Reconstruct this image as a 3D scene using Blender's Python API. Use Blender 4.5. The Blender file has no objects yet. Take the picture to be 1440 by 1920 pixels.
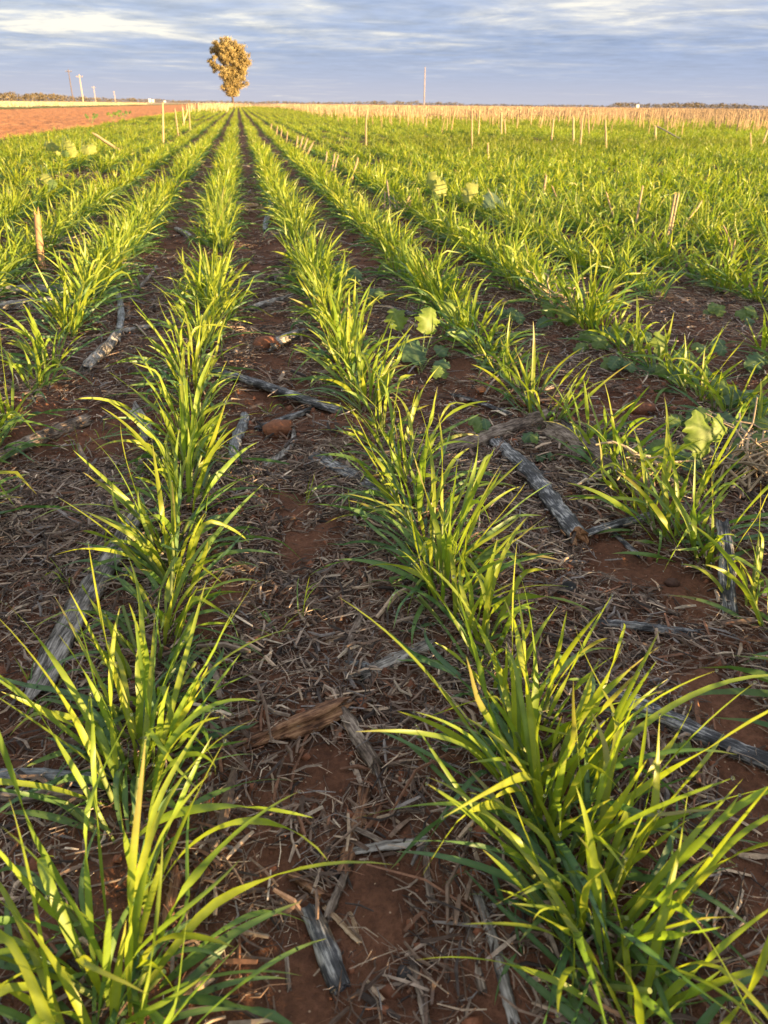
import bpy, math, random
import numpy as np
from mathutils import Matrix, Vector

random.seed(7)
rng = np.random.default_rng(11)
R = math.radians
S = bpy.context.scene
COL = S.collection

# ------------------------------------------------------------------ camera
F_PX, CX, CY = 1443.0, 720.0, 960.0
H = 0.485
PITCH, YAW, ROLL = R(27.9), R(9.85), R(0.64)
CAM = np.array([0.0, 0.0, H])
fwd = np.array([math.sin(YAW) * math.cos(PITCH), math.cos(YAW) * math.cos(PITCH), -math.sin(PITCH)])
r0 = np.array([math.cos(YAW), -math.sin(YAW), 0.0])
u0 = np.cross(r0, fwd)
right = r0 * math.cos(ROLL) + u0 * math.sin(ROLL)
up = np.cross(right, fwd)


def ray(px, py):
    return right * (px - CX) / F_PX - up * (py - CY) / F_PX + fwd


def P(px, py, z=0.0):
    d = ray(px, py)
    t = (z - H) / d[2]
    return CAM + d * t


def depth(p):
    return float(np.dot(np.asarray(p) - CAM, fwd))


def pix(p):
    v = np.asarray(p) - CAM
    dz = v @ fwd
    return np.stack([CX + F_PX * (v @ right) / dz, CY - F_PX * (v @ up) / dz], -1)


cam = bpy.data.cameras.new("camera")
cam.sensor_fit = 'VERTICAL'
cam.sensor_height = 24.0
cam.lens = 24.0 * F_PX / 1920.0
cam.clip_start = 0.02
cam.clip_end = 8000
cam.dof.use_dof = True
cam.dof.focus_distance = 0.95
cam.dof.aperture_fstop = 10
co = bpy.data.objects.new("camera", cam)
COL.objects.link(co)
m = Matrix(((right[0], up[0], -fwd[0], 0), (right[1], up[1], -fwd[1], 0), (right[2], up[2], -fwd[2], H), (0, 0, 0, 1)))
co.matrix_world = m
S.camera = co

# ------------------------------------------------------------------ noise
def _hash(ix, iy, s):
    n = (ix.astype(np.int64) * 374761393 + iy.astype(np.int64) * 668265263 + s * 974634777) & 0xffffffff
    n = ((n ^ (n >> 13)) * 1274126177) & 0xffffffff
    n = n ^ (n >> 16)
    return (n & 0xffff) / 65535.0


def vnoise(x, y, s=0):
    x = np.asarray(x, float); y = np.asarray(y, float)
    ix = np.floor(x); iy = np.floor(y)
    fx = x - ix; fy = y - iy
    fx = fx * fx * (3 - 2 * fx); fy = fy * fy * (3 - 2 * fy)
    a = _hash(ix, iy, s); b = _hash(ix + 1, iy, s); c = _hash(ix, iy + 1, s); d = _hash(ix + 1, iy + 1, s)
    return (a + (b - a) * fx) * (1 - fy) + (c + (d - c) * fx) * fy


def fbm(x, y, s=0, o=4):
    v = 0; a = 0.5; t = 0
    for k in range(o):
        v = v + a * vnoise(x * 2 ** k, y * 2 ** k, s + k * 17); t += a; a *= 0.5
    return v / t


SP = 0.33 * 1.0
ROW0 = None


def row_x(slope):          # lateral offset of a row from its slope in the picture below the vanishing point
    a = P(437 + slope * 1000, 195 + 1000)
    return a[0]


ROW_A, ROW_B = row_x(-0.135), row_x(0.435)
SP = ROW_B - ROW_A


def ground_h(x, y):
    x = np.asarray(x, float); y = np.asarray(y, float)
    d = np.sqrt(x * x + y * y)
    fade = np.clip(1.6 - d / 12.0, 0.15, 1.0)
    ph = (x - ROW_A) / SP
    row = np.cos(2 * np.pi * ph) * 0.006
    h = (fbm(x * 2.2, y * 2.2, 3, 3) - 0.5) * 0.035 + (fbm(x * 14, y * 14, 9, 3) - 0.5) * 0.016 + row
    near = np.clip(1.3 - d / 3.5, 0, 1)
    h = h + near * ((np.maximum(fbm(x * 60, y * 60, 21, 2) - 0.45, 0)) * 0.016 + (fbm(x * 28, y * 28, 31, 2) - .5) * .008)
    return h * fade


# ------------------------------------------------------------------ mesh helpers
class MB:
    def __init__(self):
        self.v = []; self.f4 = []; self.f3 = []; self.c = []; self.n = 0

    def add(self, v, f, c):
        v = np.asarray(v, float).reshape(-1, 3)
        c = np.asarray(c, float)
        if c.ndim == 1:
            c = np.tile(c[:3], (len(v), 1))
        f = np.asarray(f, dtype=np.int64)
        self.v.append(v); self.c.append(c)
        (self.f4 if f.shape[1] == 4 else self.f3).append(f + self.n)
        self.n += len(v)

    def mesh(self, name, smooth=True):
        v = np.concatenate(self.v); c = np.concatenate(self.c)
        f4 = np.concatenate(self.f4) if self.f4 else np.zeros((0, 4), np.int64)
        f3 = np.concatenate(self.f3) if self.f3 else np.zeros((0, 3), np.int64)
        me = bpy.data.meshes.new(name)
        me.vertices.add(len(v)); me.vertices.foreach_set("co", v.astype(np.float32).ravel())
        nl = len(f4) * 4 + len(f3) * 3
        me.loops.add(nl)
        me.loops.foreach_set("vertex_index", np.concatenate([f4.ravel(), f3.ravel()]).astype(np.int32))
        np_ = len(f4) + len(f3)
        me.polygons.add(np_)
        st = np.concatenate([np.arange(len(f4)) * 4, len(f4) * 4 + np.arange(len(f3)) * 3]).astype(np.int32)
        me.polygons.foreach_set("loop_start", st)
        me.polygons.foreach_set("use_smooth", np.full(np_, smooth, dtype=bool))
        at = me.color_attributes.new("Col", 'FLOAT_COLOR', 'POINT')
        at.data.foreach_set("color", np.concatenate([c, np.ones((len(c), 1))], 1).astype(np.float32).ravel())
        me.update(calc_edges=True)
        me.validate()
        return me

    def build(self, name, mat, parent=None, smooth=True, loc=None):
        me = self.mesh(name, smooth)
        me.materials.append(mat)
        o = bpy.data.objects.new(name, me); COL.objects.link(o)
        if parent is not None:
            o.parent = parent
        if loc is not None:
            o.location = loc
        return o


def tag(o, label=None, cat=None, group=None, kind=None):
    if label: o["label"] = label
    if cat: o["category"] = cat
    if group: o["group"] = group
    if kind: o["kind"] = kind
    return o


def empty(name, loc):
    o = bpy.data.objects.new(name, None); o.empty_display_size = 0.05
    o.location = loc; COL.objects.link(o)
    return o


# ------------------------------------------------------------------ materials
def new_mat(name):
    mt = bpy.data.materials.new(name); mt.use_nodes = True
    nt = mt.node_tree; nt.nodes.clear()
    out = nt.nodes.new("ShaderNodeOutputMaterial")
    return mt, nt, out


def N(nt, t, **kw):
    n = nt.nodes.new(t)
    for k, v in kw.items():
        setattr(n, k, v)
    return n


def setin(n, **kw):
    for k, v in kw.items():
        n.inputs[k.replace("_", " ")].default_value = v


def noise(nt, vec, scale, detail=4, rough=0.55):
    n = N(nt, "ShaderNodeTexNoise"); setin(n, Scale=scale, Detail=detail, Roughness=rough)
    if vec is not None: nt.links.new(vec, n.inputs["Vector"])
    return n


def ramp(nt, fac, stops):
    r = N(nt, "ShaderNodeValToRGB")
    e = r.color_ramp.elements
    while len(e) < len(stops): e.new(0.5)
    for i, (p, c) in enumerate(stops):
        e[i].position = p; e[i].color = (*c, 1)
    nt.links.new(fac, r.inputs["Fac"])
    return r


def mixc(nt, fac, a, b, mode='MIX'):
    n = N(nt, "ShaderNodeMix", data_type='RGBA', blend_type=mode)
    for s, x in ((n.inputs[0], fac), (n.inputs[6], a), (n.inputs[7], b)):
        if hasattr(x, "is_linked") or hasattr(x, "links"):
            nt.links.new(x, s)
        elif isinstance(x, (int, float)):
            s.default_value = x
        else:
            s.default_value = (*x, 1)
    return n.outputs[2]


def vcol(nt):
    return N(nt, "ShaderNodeVertexColor", layer_name="Col").outputs["Color"]


def leaf_material(name, trans=0.38, rough=0.42, spec=0.45, tboost=(1.25, 1.35, 0.5)):
    mt, nt, out = new_mat(name)
    c = vcol(nt)
    tc = N(nt, "ShaderNodeTexCoord")
    nz = noise(nt, tc.outputs["Object"], 90, 3)
    var = N(nt, "ShaderNodeMapRange"); setin(var, From_Min=0.3, From_Max=0.7, To_Min=0.82, To_Max=1.15)
    nt.links.new(nz.outputs["Fac"], var.inputs["Value"])
    cc = mixc(nt, 1.0, c, var.outputs[0], 'MULTIPLY')
    pb = N(nt, "ShaderNodeBsdfPrincipled"); setin(pb, Roughness=rough)
    pb.inputs["Specular IOR Level"].default_value = spec
    nt.links.new(cc, pb.inputs["Base Color"])
    tr = N(nt, "ShaderNodeBsdfTranslucent")
    nt.links.new(mixc(nt, 1.0, cc, tboost, 'MULTIPLY'), tr.inputs["Color"])
    mx = N(nt, "ShaderNodeMixShader"); mx.inputs[0].default_value = trans
    nt.links.new(pb.outputs[0], mx.inputs[1]); nt.links.new(tr.outputs[0], mx.inputs[2])
    nt.links.new(mx.outputs[0], out.inputs["Surface"])
    return mt


M_WHEAT = leaf_material("wheat_leaf", 0.42)
M_WEED = leaf_material("weed_leaf", 0.4, 0.5, 0.35)
M_GUM = leaf_material("gum_leaf", 0.2, 0.5, 0.3, (1.1, 1.1, 0.7))


def vcol_material(name, rough=0.8, spec=0.25, scale=(1, 1, 1), nscale=120, lo=0.6, hi=1.35, bump=0.3, bdist=0.002):
    mt, nt, out = new_mat(name)
    c = vcol(nt)
    tc = N(nt, "ShaderNodeTexCoord")
    mp = N(nt, "ShaderNodeMapping"); mp.inputs["Scale"].default_value = scale
    nt.links.new(tc.outputs["Object"], mp.inputs["Vector"])
    nz = noise(nt, mp.outputs[0], nscale, 5, 0.6)
    var = N(nt, "ShaderNodeMapRange"); setin(var, From_Min=0.3, From_Max=0.7, To_Min=lo, To_Max=hi)
    nt.links.new(nz.outputs["Fac"], var.inputs["Value"])
    pb = N(nt, "ShaderNodeBsdfPrincipled"); setin(pb, Roughness=rough)
    pb.inputs["Specular IOR Level"].default_value = spec
    nt.links.new(mixc(nt, 1.0, c, var.outputs[0], 'MULTIPLY'), pb.inputs["Base Color"])
    if bump:
        b = N(nt, "ShaderNodeBump"); setin(b, Strength=bump, Distance=bdist)
        nt.links.new(nz.outputs["Fac"], b.inputs["Height"]); nt.links.new(b.outputs[0], pb.inputs["Normal"])
    nt.links.new(pb.outputs[0], out.inputs["Surface"])
    return mt


M_LITTER = vcol_material("litter", 0.75, 0.25, nscale=200, bump=0)
M_STALK = vcol_material("stubble_stalk", 0.7, 0.25, (1, 1, 0.1), 150, 0.75, 1.2, 0.2)
M_WOODY = vcol_material("plain_wood", 0.8, 0.2, (1, 1, 0.2), 3, 0.7, 1.3, 0)
M_PAINT = vcol_material("painted_metal", 0.5, 0.4, nscale=2, lo=0.9, hi=1.08, bump=0)
M_FAR = vcol_material("far_foliage", 0.9, 0.1, nscale=0.6, bump=0)


def wood_material(name, dark, mid, light, rough=0.75, spec=0.3, cut=(0.42, 0.505, 0.60)):
    """grain runs along the object's own X axis"""
    mt, nt, out = new_mat(name)
    tc = N(nt, "ShaderNodeTexCoord")
    mp = N(nt, "ShaderNodeMapping"); mp.inputs["Scale"].default_value = (0.09, 1, 1)
    nt.links.new(tc.outputs["Object"], mp.inputs["Vector"])
    g = noise(nt, mp.outputs[0], 420, 5, 0.62)
    big = noise(nt, tc.outputs["Object"], 45, 4, 0.6)
    ad = N(nt, "ShaderNodeMath", operation='ADD'); ad.inputs[1].default_value = 0
    mx = N(nt, "ShaderNodeMix", data_type='FLOAT'); mx.inputs[0].default_value = 0.45
    nt.links.new(g.outputs["Fac"], mx.inputs[2]); nt.links.new(big.outputs["Fac"], mx.inputs[3])
    r = ramp(nt, mx.outputs[0], [(cut[0], dark), (cut[1], mid), (cut[2], light)])
    pb = N(nt, "ShaderNodeBsdfPrincipled"); setin(pb, Roughness=rough)
    pb.inputs["Specular IOR Level"].default_value = spec
    nt.links.new(r.outputs[0], pb.inputs["Base Color"])
    b = N(nt, "ShaderNodeBump"); setin(b, Strength=0.8, Distance=0.0025)
    nt.links.new(g.outputs["Fac"], b.inputs["Height"]); nt.links.new(b.outputs[0], pb.inputs["Normal"])
    nt.links.new(pb.outputs[0], out.inputs["Surface"])
    return mt


WOOD = {
    'char': wood_material("charred_wood", (.010, .010, .012), (.06, .061, .068), (.40, .39, .38), 0.55, 0.45),
    'grey': wood_material("weathered_wood", (.05, .045, .04), (.21, .19, .17), (.42, .39, .36)),
    'blue': wood_material("bluish_grey_wood", (.05, .05, .055), (.17, .18, .19), (.34, .35, .36), 0.6, 0.4),
    'brown': wood_material("rotten_brown_wood", (.05, .022, .012), (.18, .085, .045), (.36, .2, .11)),
    'tan': wood_material("dry_straw_wood", (.12, .075, .045), (.33, .22, .13), (.52, .39, .26)),
    'fibre': wood_material("fibrous_wood", (.04, .03, .025), (.16, .12, .095), (.38, .31, .25), 0.85, 0.2, (.4, .5, .62)),
}
M_END = wood_material("broken_wood_end", (.10, .04, .02), (.34, .17, .08), (.5, .3, .17))


def soil_material(name, c0, c1, c2, scale, bump_d, bump_s=0.7, rough=0.95, stones=True):
    mt, nt, out = new_mat(name)
    tc = N(nt, "ShaderNodeTexCoord")
    v = tc.outputs["Object"]
    a = noise(nt, v, scale, 6, 0.6)
    b = noise(nt, v, scale * 18, 4, 0.6)
    mx = N(nt, "ShaderNodeMix", data_type='FLOAT'); mx.inputs[0].default_value = 0.4
    nt.links.new(a.outputs["Fac"], mx.inputs[2]); nt.links.new(b.outputs["Fac"], mx.inputs[3])
    r = ramp(nt, mx.outputs[0], [(0.36, c0), (0.5, c1), (0.64, c2)])
    c = r.outputs[0]
    if stones:
        vo = N(nt, "ShaderNodeTexVoronoi"); setin(vo, Scale=170.0)
        nt.links.new(v, vo.inputs["Vector"])
        st = N(nt, "ShaderNodeMapRange"); setin(st, From_Min=0.10, From_Max=0.16, To_Min=1.0, To_Max=0.0)
        nt.links.new(vo.outputs["Distance"], st.inputs["Value"])
        sel = N(nt, "ShaderNodeMath", operation='GREATER_THAN'); sel.inputs[1].default_value = 0.8
        sp = N(nt, "ShaderNodeSeparateColor"); nt.links.new(vo.outputs["Color"], sp.inputs[0])
        nt.links.new(sp.outputs[0], sel.inputs[0])
        ml = N(nt, "ShaderNodeMath", operation='MULTIPLY'); nt.links.new(sel.outputs[0], ml.inputs[0]); nt.links.new(st.outputs[0], ml.inputs[1])
        c = mixc(nt, ml.outputs[0], c, (.36, .25, .17))
    pb = N(nt, "ShaderNodeBsdfPrincipled"); setin(pb, Roughness=rough)
    pb.inputs["Specular IOR Level"].default_value = 0.15
    nt.links.new(c, pb.inputs["Base Color"])
    bp = N(nt, "ShaderNodeBump"); setin(bp, Strength=bump_s, Distance=bump_d)
    nt.links.new(b.outputs["Fac"], bp.inputs["Height"]); nt.links.new(bp.outputs[0], pb.inputs["Normal"])
    nt.links.new(pb.outputs[0], out.inputs["Surface"])
    return mt


M_SOIL = soil_material("red_brown_soil", (.064, .031, .020), (.120, .055, .033), (.19, .088, .053), 9, 0.007, 0.9)
M_RED = soil_material("bare_red_earth", (.44, .185, .08), (.54, .24, .105), (.64, .31, .15), 2.2, 0.05, 0.9, stones=False)
M_TAN = soil_material("straw_covered_soil", (.34, .22, .13), (.46, .32, .20), (.56, .42, .28), 0.5, 0.2, 0.9, stones=False)
M_PALE = soil_material("pale_straw_soil", (.40, .30, .17), (.52, .41, .25), (.62, .5, .33), 0.6, 0.2, 0.9, stones=False)
M_GREENSTRIP = soil_material("green_weedy_soil", (.10, .13, .04), (.18, .21, .07), (.30, .28, .12), 0.5, 0.2, 0.9, stones=False)
M_FARSOIL = soil_material("distant_soil", (.25, .13, .08), (.36, .22, .13), (.42, .29, .18), 0.02, 0.3, 0.8, stones=False)

mt, nt, out = new_mat("dew")
pb = N(nt, "ShaderNodeBsdfPrincipled"); setin(pb, Roughness=0.03, IOR=1.33)
pb.inputs["Base Color"].default_value = (1, 1, 1, 1); pb.inputs["Transmission Weight"].default_value = 1.0
nt.links.new(pb.outputs[0], out.inputs["Surface"])
M_DEW = mt

# ------------------------------------------------------------------ ground sheets
def grid_faces(nx, ny):
    i = np.arange(nx - 1)[None, :] + np.arange(ny - 1)[:, None] * nx
    return np.stack([i, i + 1, i + 1 + nx, i + nx], -1).reshape(-1, 4)


def geo(a, b, first, n):
    """n steps from a to b whose first step is about `first`"""
    t = np.linspace(0, 1, n + 1)[1:]
    d = b - a
    lo, hi = 0.01, 30.0
    for _ in range(60):
        k = (lo + hi) / 2
        s = abs(d) * (math.exp(k / n) - 1) / (math.exp(k) - 1)
        if s > first: lo = k
        else: hi = k
    return a + d * (np.exp(k * t) - 1) / (math.exp(k) - 1)


xs = np.concatenate([geo(-1.3, -4000, .012, 70)[::-1], np.arange(-1.3, 1.9, .009), geo(1.9, 4000, .012, 80)])
ys = np.concatenate([geo(0.0, -300, .03, 20)[::-1], np.arange(0.0, 3.0, .009), geo(3.0, 5000, .012, 110)])
gx, gy = np.meshgrid(xs, ys)
b = MB()
b.add(np.stack([gx, gy, ground_h(gx, gy)], -1), grid_faces(len(xs), len(ys)), (1, 1, 1))
tag(b.build("ground", M_SOIL), kind="structure")


def sheet(name, mat, x0, x1, y0, y1, nx, ny, z, amp, s1, seed, edge=0.0):
    xs = np.linspace(x0, x1, nx); ys = np.array([y0 * (y1 / y0) ** (k / (ny - 1)) for k in range(ny)])
    gx, gy = np.meshgrid(xs, ys)
    h = z + (fbm(gx / s1, gy / s1, seed, 4) - 0.35) * amp
    e = np.minimum(np.minimum(gx - x0, x1 - gx), np.minimum(gy - y0, y1 - gy)) / max(edge, 1e-6)
    h = h - np.clip(1 - e, 0, 1) * (z + amp * 0.3) * (1 if edge else 0) - (0.03 * np.clip(1 - e, 0, 1) if edge else 0)
    b = MB(); b.add(np.stack([gx, gy, h], -1), grid_faces(nx, ny), (1, 1, 1))
    return tag(b.build(name, mat), kind="structure")


FIELD_L = -3.05           # crop's edge against the bare strip
sheet("bare_field", M_RED, -12.8, FIELD_L + 0.2, 5.0, 420, 220, 520, 0.03, 0.085, 0.10, 5, 0.4)
sheet("dry_grass_strip", M_GREENSTRIP, -16, -12.9, 8, 600, 40, 120, 0.03, 0.12, 0.5, 6)
sheet("stubble_field", M_PALE, -260, -16.1, 12, 600, 160, 140, 0.03, 0.15, 0.6, 7)
sheet("distant_field", M_FARSOIL, -2500, 2500, 601, 3500, 80, 60, 0.05, 0.3, 30, 8)
sheet("straw_field", M_TAN, -2.6, 420, 150, 600, 200, 120, 0.03, 0.2, 0.8, 9)
sheet("straw_field", M_TAN, 14, 420, 48, 149.9, 200, 80, 0.03, 0.2, 0.8, 10)

# ------------------------------------------------------------------ wheat
def smooth(a, b, t):
    t = np.clip((t - a) / (b - a), 0, 1)
    return t * t * (3 - 2 * t)


def blade_arrays(base, az, e0, bend, L, W, tw0, tw1, tws, curl, kink, kt, kaz, K, M, fold=0.12, zmin=0.004):
    Nn = len(az)
    t = np.linspace(0, 1, K + 1)[None, :]
    ks = smooth(kt[:, None] - .07, kt[:, None] + .07, t)
    e = e0[:, None] - bend[:, None] * t ** 1.5 - kink[:, None] * ks
    a = az[:, None] + curl[:, None] * t * t + kaz[:, None] * ks
    d = np.stack([np.cos(e) * np.cos(a), np.cos(e) * np.sin(a), np.sin(e)], -1)
    dm = (d[:, 1:] + d[:, :-1]) / 2 * (L[:, None, None] / K)
    pos = np.concatenate([np.zeros((Nn, 1, 3)), np.cumsum(dm, 1)], 1) + base[:, None, :]
    pos[..., 2] = np.maximum(pos[..., 2], np.minimum(base[:, None, 2], 0.0) + zmin)
    side0 = np.stack([-np.sin(a), np.cos(a), np.zeros_like(a)], -1)
    nrm = np.cross(d, side0)
    ts = tws[:, None]
    tau = (tw0[:, None] + tw1[:, None] * smooth(ts - 0.22, ts + 0.22, t))[..., None]
    side = np.cos(tau) * side0 + np.sin(tau) * nrm
    nn = -np.sin(tau) * side0 + np.cos(tau) * nrm
    prof = (0.42 + 0.58 * smooth(0, 0.4, t)) * np.clip(1 - t ** 2.6, 0, 1) ** 0.8 + 0.02
    w = (W[:, None] * prof)[..., None]
    if M == 3:
        v = np.stack([pos - side * w / 2 + nn * w * fold, pos, pos + side * w / 2 + nn * w * fold], 2)
    else:
        v = np.stack([pos - side * w / 2, pos + side * w / 2], 2)
    return v, np.broadcast_to(t, (Nn, K + 1)), pos, nn


def blade_faces(Nn, K, M):
    base = (np.arange(Nn) * (K + 1) * M)[:, None, None]
    k = (np.arange(K) * M)[None, :, None]
    j = np.arange(M - 1)[None, None, :]
    i = base + k + j
    return np.stack([i, i + 1, i + 1 + M, i + M], -1).reshape(-1, 4)


FRESH = np.array([.172, .268, .030]); GLAUC_SHADE = np.array([.064, .152, .076]); YOUNG_SUNLIT = np.array([.300, .330, .023])  # leaf tones; bluish shade and sunlit yellow are pushed into the last two


def wheat_blades(n, rg, size=1.0, spread_r=0.022, spread_y=0.05):
    """random blade parameters of one clump of n blades"""
    erect = rg.random(n) < 0.52
    az = rg.random(n) * 2 * np.pi
    rr = spread_r * np.sqrt(rg.random(n))
    base = np.stack([np.cos(az) * rr, np.cos(az * 1.7 + 1) * 0.3 * rr + (rg.random(n) - .5) * 2 * spread_y, np.zeros(n)], -1)
    az = az + rg.normal(0, .35, n)
    e0 = np.where(erect, R(52) + rg.random(n) * R(35), R(18) + rg.random(n) * R(42))
    bend = np.where(erect, R(0) + rg.random(n) ** 1.3 * R(85), R(25) + rg.random(n) * R(55))
    L = np.where(erect, .10 + rg.random(n) * .115, .09 + rg.random(n) * .12) * size
    W = np.where(erect, .0050 + rg.random(n) * .0042, .0045 + rg.random(n) * .0036) * (0.85 + 0.15 * size)
    tw0 = rg.normal(0, .55, n); tw1 = rg.choice([0, 0, 1, -1, 1.8, -1.8], n) * (0.9 + rg.random(n) * 1.5)
    tws = .35 + rg.random(n) * .4
    curl = rg.normal(0, .5, n)
    k = rg.random((n, 1))
    col = np.where(erect[:, None], FRESH * (1 - k) + YOUNG_SUNLIT * k, GLAUC_SHADE * (1 - k * .6) + FRESH * k * .6) * (0.82 + 0.36 * rg.random((n, 1)))
    return dict(base=base, az=az, e0=e0, bend=bend, L=L, W=W, tw0=tw0, tw1=tw1, tws=tws, curl=curl,
                kink=np.where(rg.random(n) < .28, R(20) + rg.random(n) * R(75), 0) * rg.choice([1, 1, 1, -.5], n), kt=.4 + rg.random(n) * .4, kaz=rg.normal(0, .5, n) * (rg.random(n) < .4)), col, erect


def shade_col(col, t, M, rg):
    """leaf colour along the blade: pale sheath at the base, yellowish tip"""
    n, k1 = t.shape
    pale = np.array([.22, .28, .07]); tip = np.array([.28, .23, .075])
    a = (1 - smooth(0, .22, t))[..., None] * .45
    dead = (rg.random((n, 1)) < .045)
    tipw = (smooth(np.where(dead, .62, .86), np.where(dead, .8, 1.0), t) * np.where(dead, .9, rg.random((n, 1)) * .8))[..., None]
    c = col[:, None, :] * (1 - a) + pale * a
    c = c * (1 - tipw) + tip * tipw
    c = c * (1 + .10 * np.sin(t * 37 + rg.random((n, 1)) * 6)[..., None] * rg.random((n, 1, 1)))
    c = np.repeat(c[:, :, None, :], M, 2)
    if M == 3: c[:, :, 1] = c[:, :, 1] * .8 + np.array([.05, .07, .03])
    return c.reshape(-1, 3)


def add_blades(mb, p, col, K, M, rg, **kw):
    v, t, pos, nn = blade_arrays(**p, K=K, M=M, **kw)
    mb.add(v, blade_faces(len(p['az']), K, M), shade_col(col, t, M, rg))
    return pos, nn


def tube(mb, pts, rad, col, n=6, cap=True):
    pts = np.asarray(pts, float); k = len(pts)
    rad = np.broadcast_to(np.asarray(rad, float), (k,))
    tan = np.gradient(pts, axis=0); tan /= np.linalg.norm(tan, axis=1)[:, None] + 1e-12
    ref = np.array([0.31, 0.17, 0.93]) if abs(tan[0][2]) < .9 else np.array([1.0, .1, 0])
    s = np.cross(tan, ref); s /= np.linalg.norm(s, axis=1)[:, None]
    q = np.cross(tan, s)
    th = np.arange(n) * 2 * np.pi / n
    v = pts[:, None] + rad[:, None, None] * (np.cos(th)[None, :, None] * s[:, None] + np.sin(th)[None, :, None] * q[:, None])
    v = v.reshape(-1, 3)
    i = (np.arange(k - 1) * n)[:, None]; j = np.arange(n)[None, :]; j2 = (j + 1) % n
    f = np.stack([i + j, i + j2, i + j2 + n, i + j + n], -1).reshape(-1, 4)
    mb.add(v, f, col)
    if cap:
        for e, ring in ((0, 0), (k - 1, (k - 1) * n)):
            c = np.concatenate([pts[e][None], v[ring:ring + n]])
            ff = [[0, 1 + a, 1 + (a + 1) % n] for a in range(n)]
            mb.add(c, ff, col)


# rows and plants ------------------------------------------------------
G_WHEAT = "young wheat plants growing in rows"
ORD = "nearest second third fourth fifth sixth seventh eighth ninth tenth".split()


def row_name(k):             # k = 0 is row A, k = 1 row B
    side = "away from" if k >= 1 else "towards"
    n = k if k >= 1 else 1 - k
    w = "first second third fourth fifth sixth seventh eighth ninth tenth eleventh twelfth thirteenth fourteenth fifteenth".split()[n - 1]
    return f"{w} row {side} the bare red field"


# clumps read off the photograph: row index, base pixel y, relative size, number of blades
HAND = {
    0: [(1990, 1.02, 34), (1830, 1.05, 30), (1500, 1.06, 36), (1400, .9, 20), (1290, .72, 16), (1210, .7, 14), (1150, .75, 16), (1060, .98, 36), (960, .9, 22), (880, 1.0, 26), (835, 1.0, 26), (760, 1.0, 24), (715, 1.0, 24), (665, 1.0, 24), (625, .95, 24)],
    3: [(612, 1.28, 38), (628, 1.0, 20), (655, .85, 14), (675, .8, 12), (695, .85, 14), (735, .85, 14), (765, .85, 14), (800, .9, 14)],
    1: [(1900, 1.0, 32), (1800, .8, 16), (1640, 1.08, 36), (1540, 1.12, 40), (1440, .85, 20), (1350, .7, 14), (1250, .72, 14), (1180, .75, 14), (1130, .95, 26), (1070, 1.0, 26), (980, .98, 26), (915, .9, 18), (850, .85, 16), (765, 1.0, 24), (725, 1.0, 24), (690, 1.0, 24), (655, 1.02, 26), (622, 1.0, 26)],
    2: [(1190, .75, 12), (1045, 1.0, 26), (1000, .85, 16), (915, .9, 20), (850, .8, 14), (790, .9, 18), (735, .8, 16), (705, .8, 14), (680, .9, 18), (655, .9, 20), (637, .9, 20), (620, .95, 22)],
    -1: [(960, .95, 22), (870, 1.0, 26), (815, .95, 22), (730, .75, 16), (690, .95, 22), (630, 1.05, 28), (610, 1.0, 24)],
}
plants = []                  # (row, x, y, size, nblades)
for k, lst in HAND.items():
    X = ROW_A + k * SP
    for py, sz, nb in lst:
        lo, hi = 0.05, 20.0
        for _ in range(50):
            mid = (lo + hi) / 2
            if pix(np.array([X, mid, 0.0]))[1] > py: lo = mid
            else: hi = mid
        plants.append((k, X + random.gauss(0, .008), lo, sz, nb))
far_from = {k: max(p[2] for p in plants if p[0] == k) + .07 for k in HAND}
KMIN = int(math.ceil((FIELD_L - ROW_A) / SP)); KMAX = 150


def in_frame(x, y, m=60):
    p = np.array([x, y, .1])
    if depth(p) < .1: return False
    u, v = pix(p)
    return -m - 120 / max(depth(p), .3) < u < 1440 + m + 120 / max(depth(p), .3) and v < 2200


def gap_noise(x, y):
    return float(fbm(np.array([x * 1.1]), np.array([y * 1.1]), 77, 3)[0])


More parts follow.
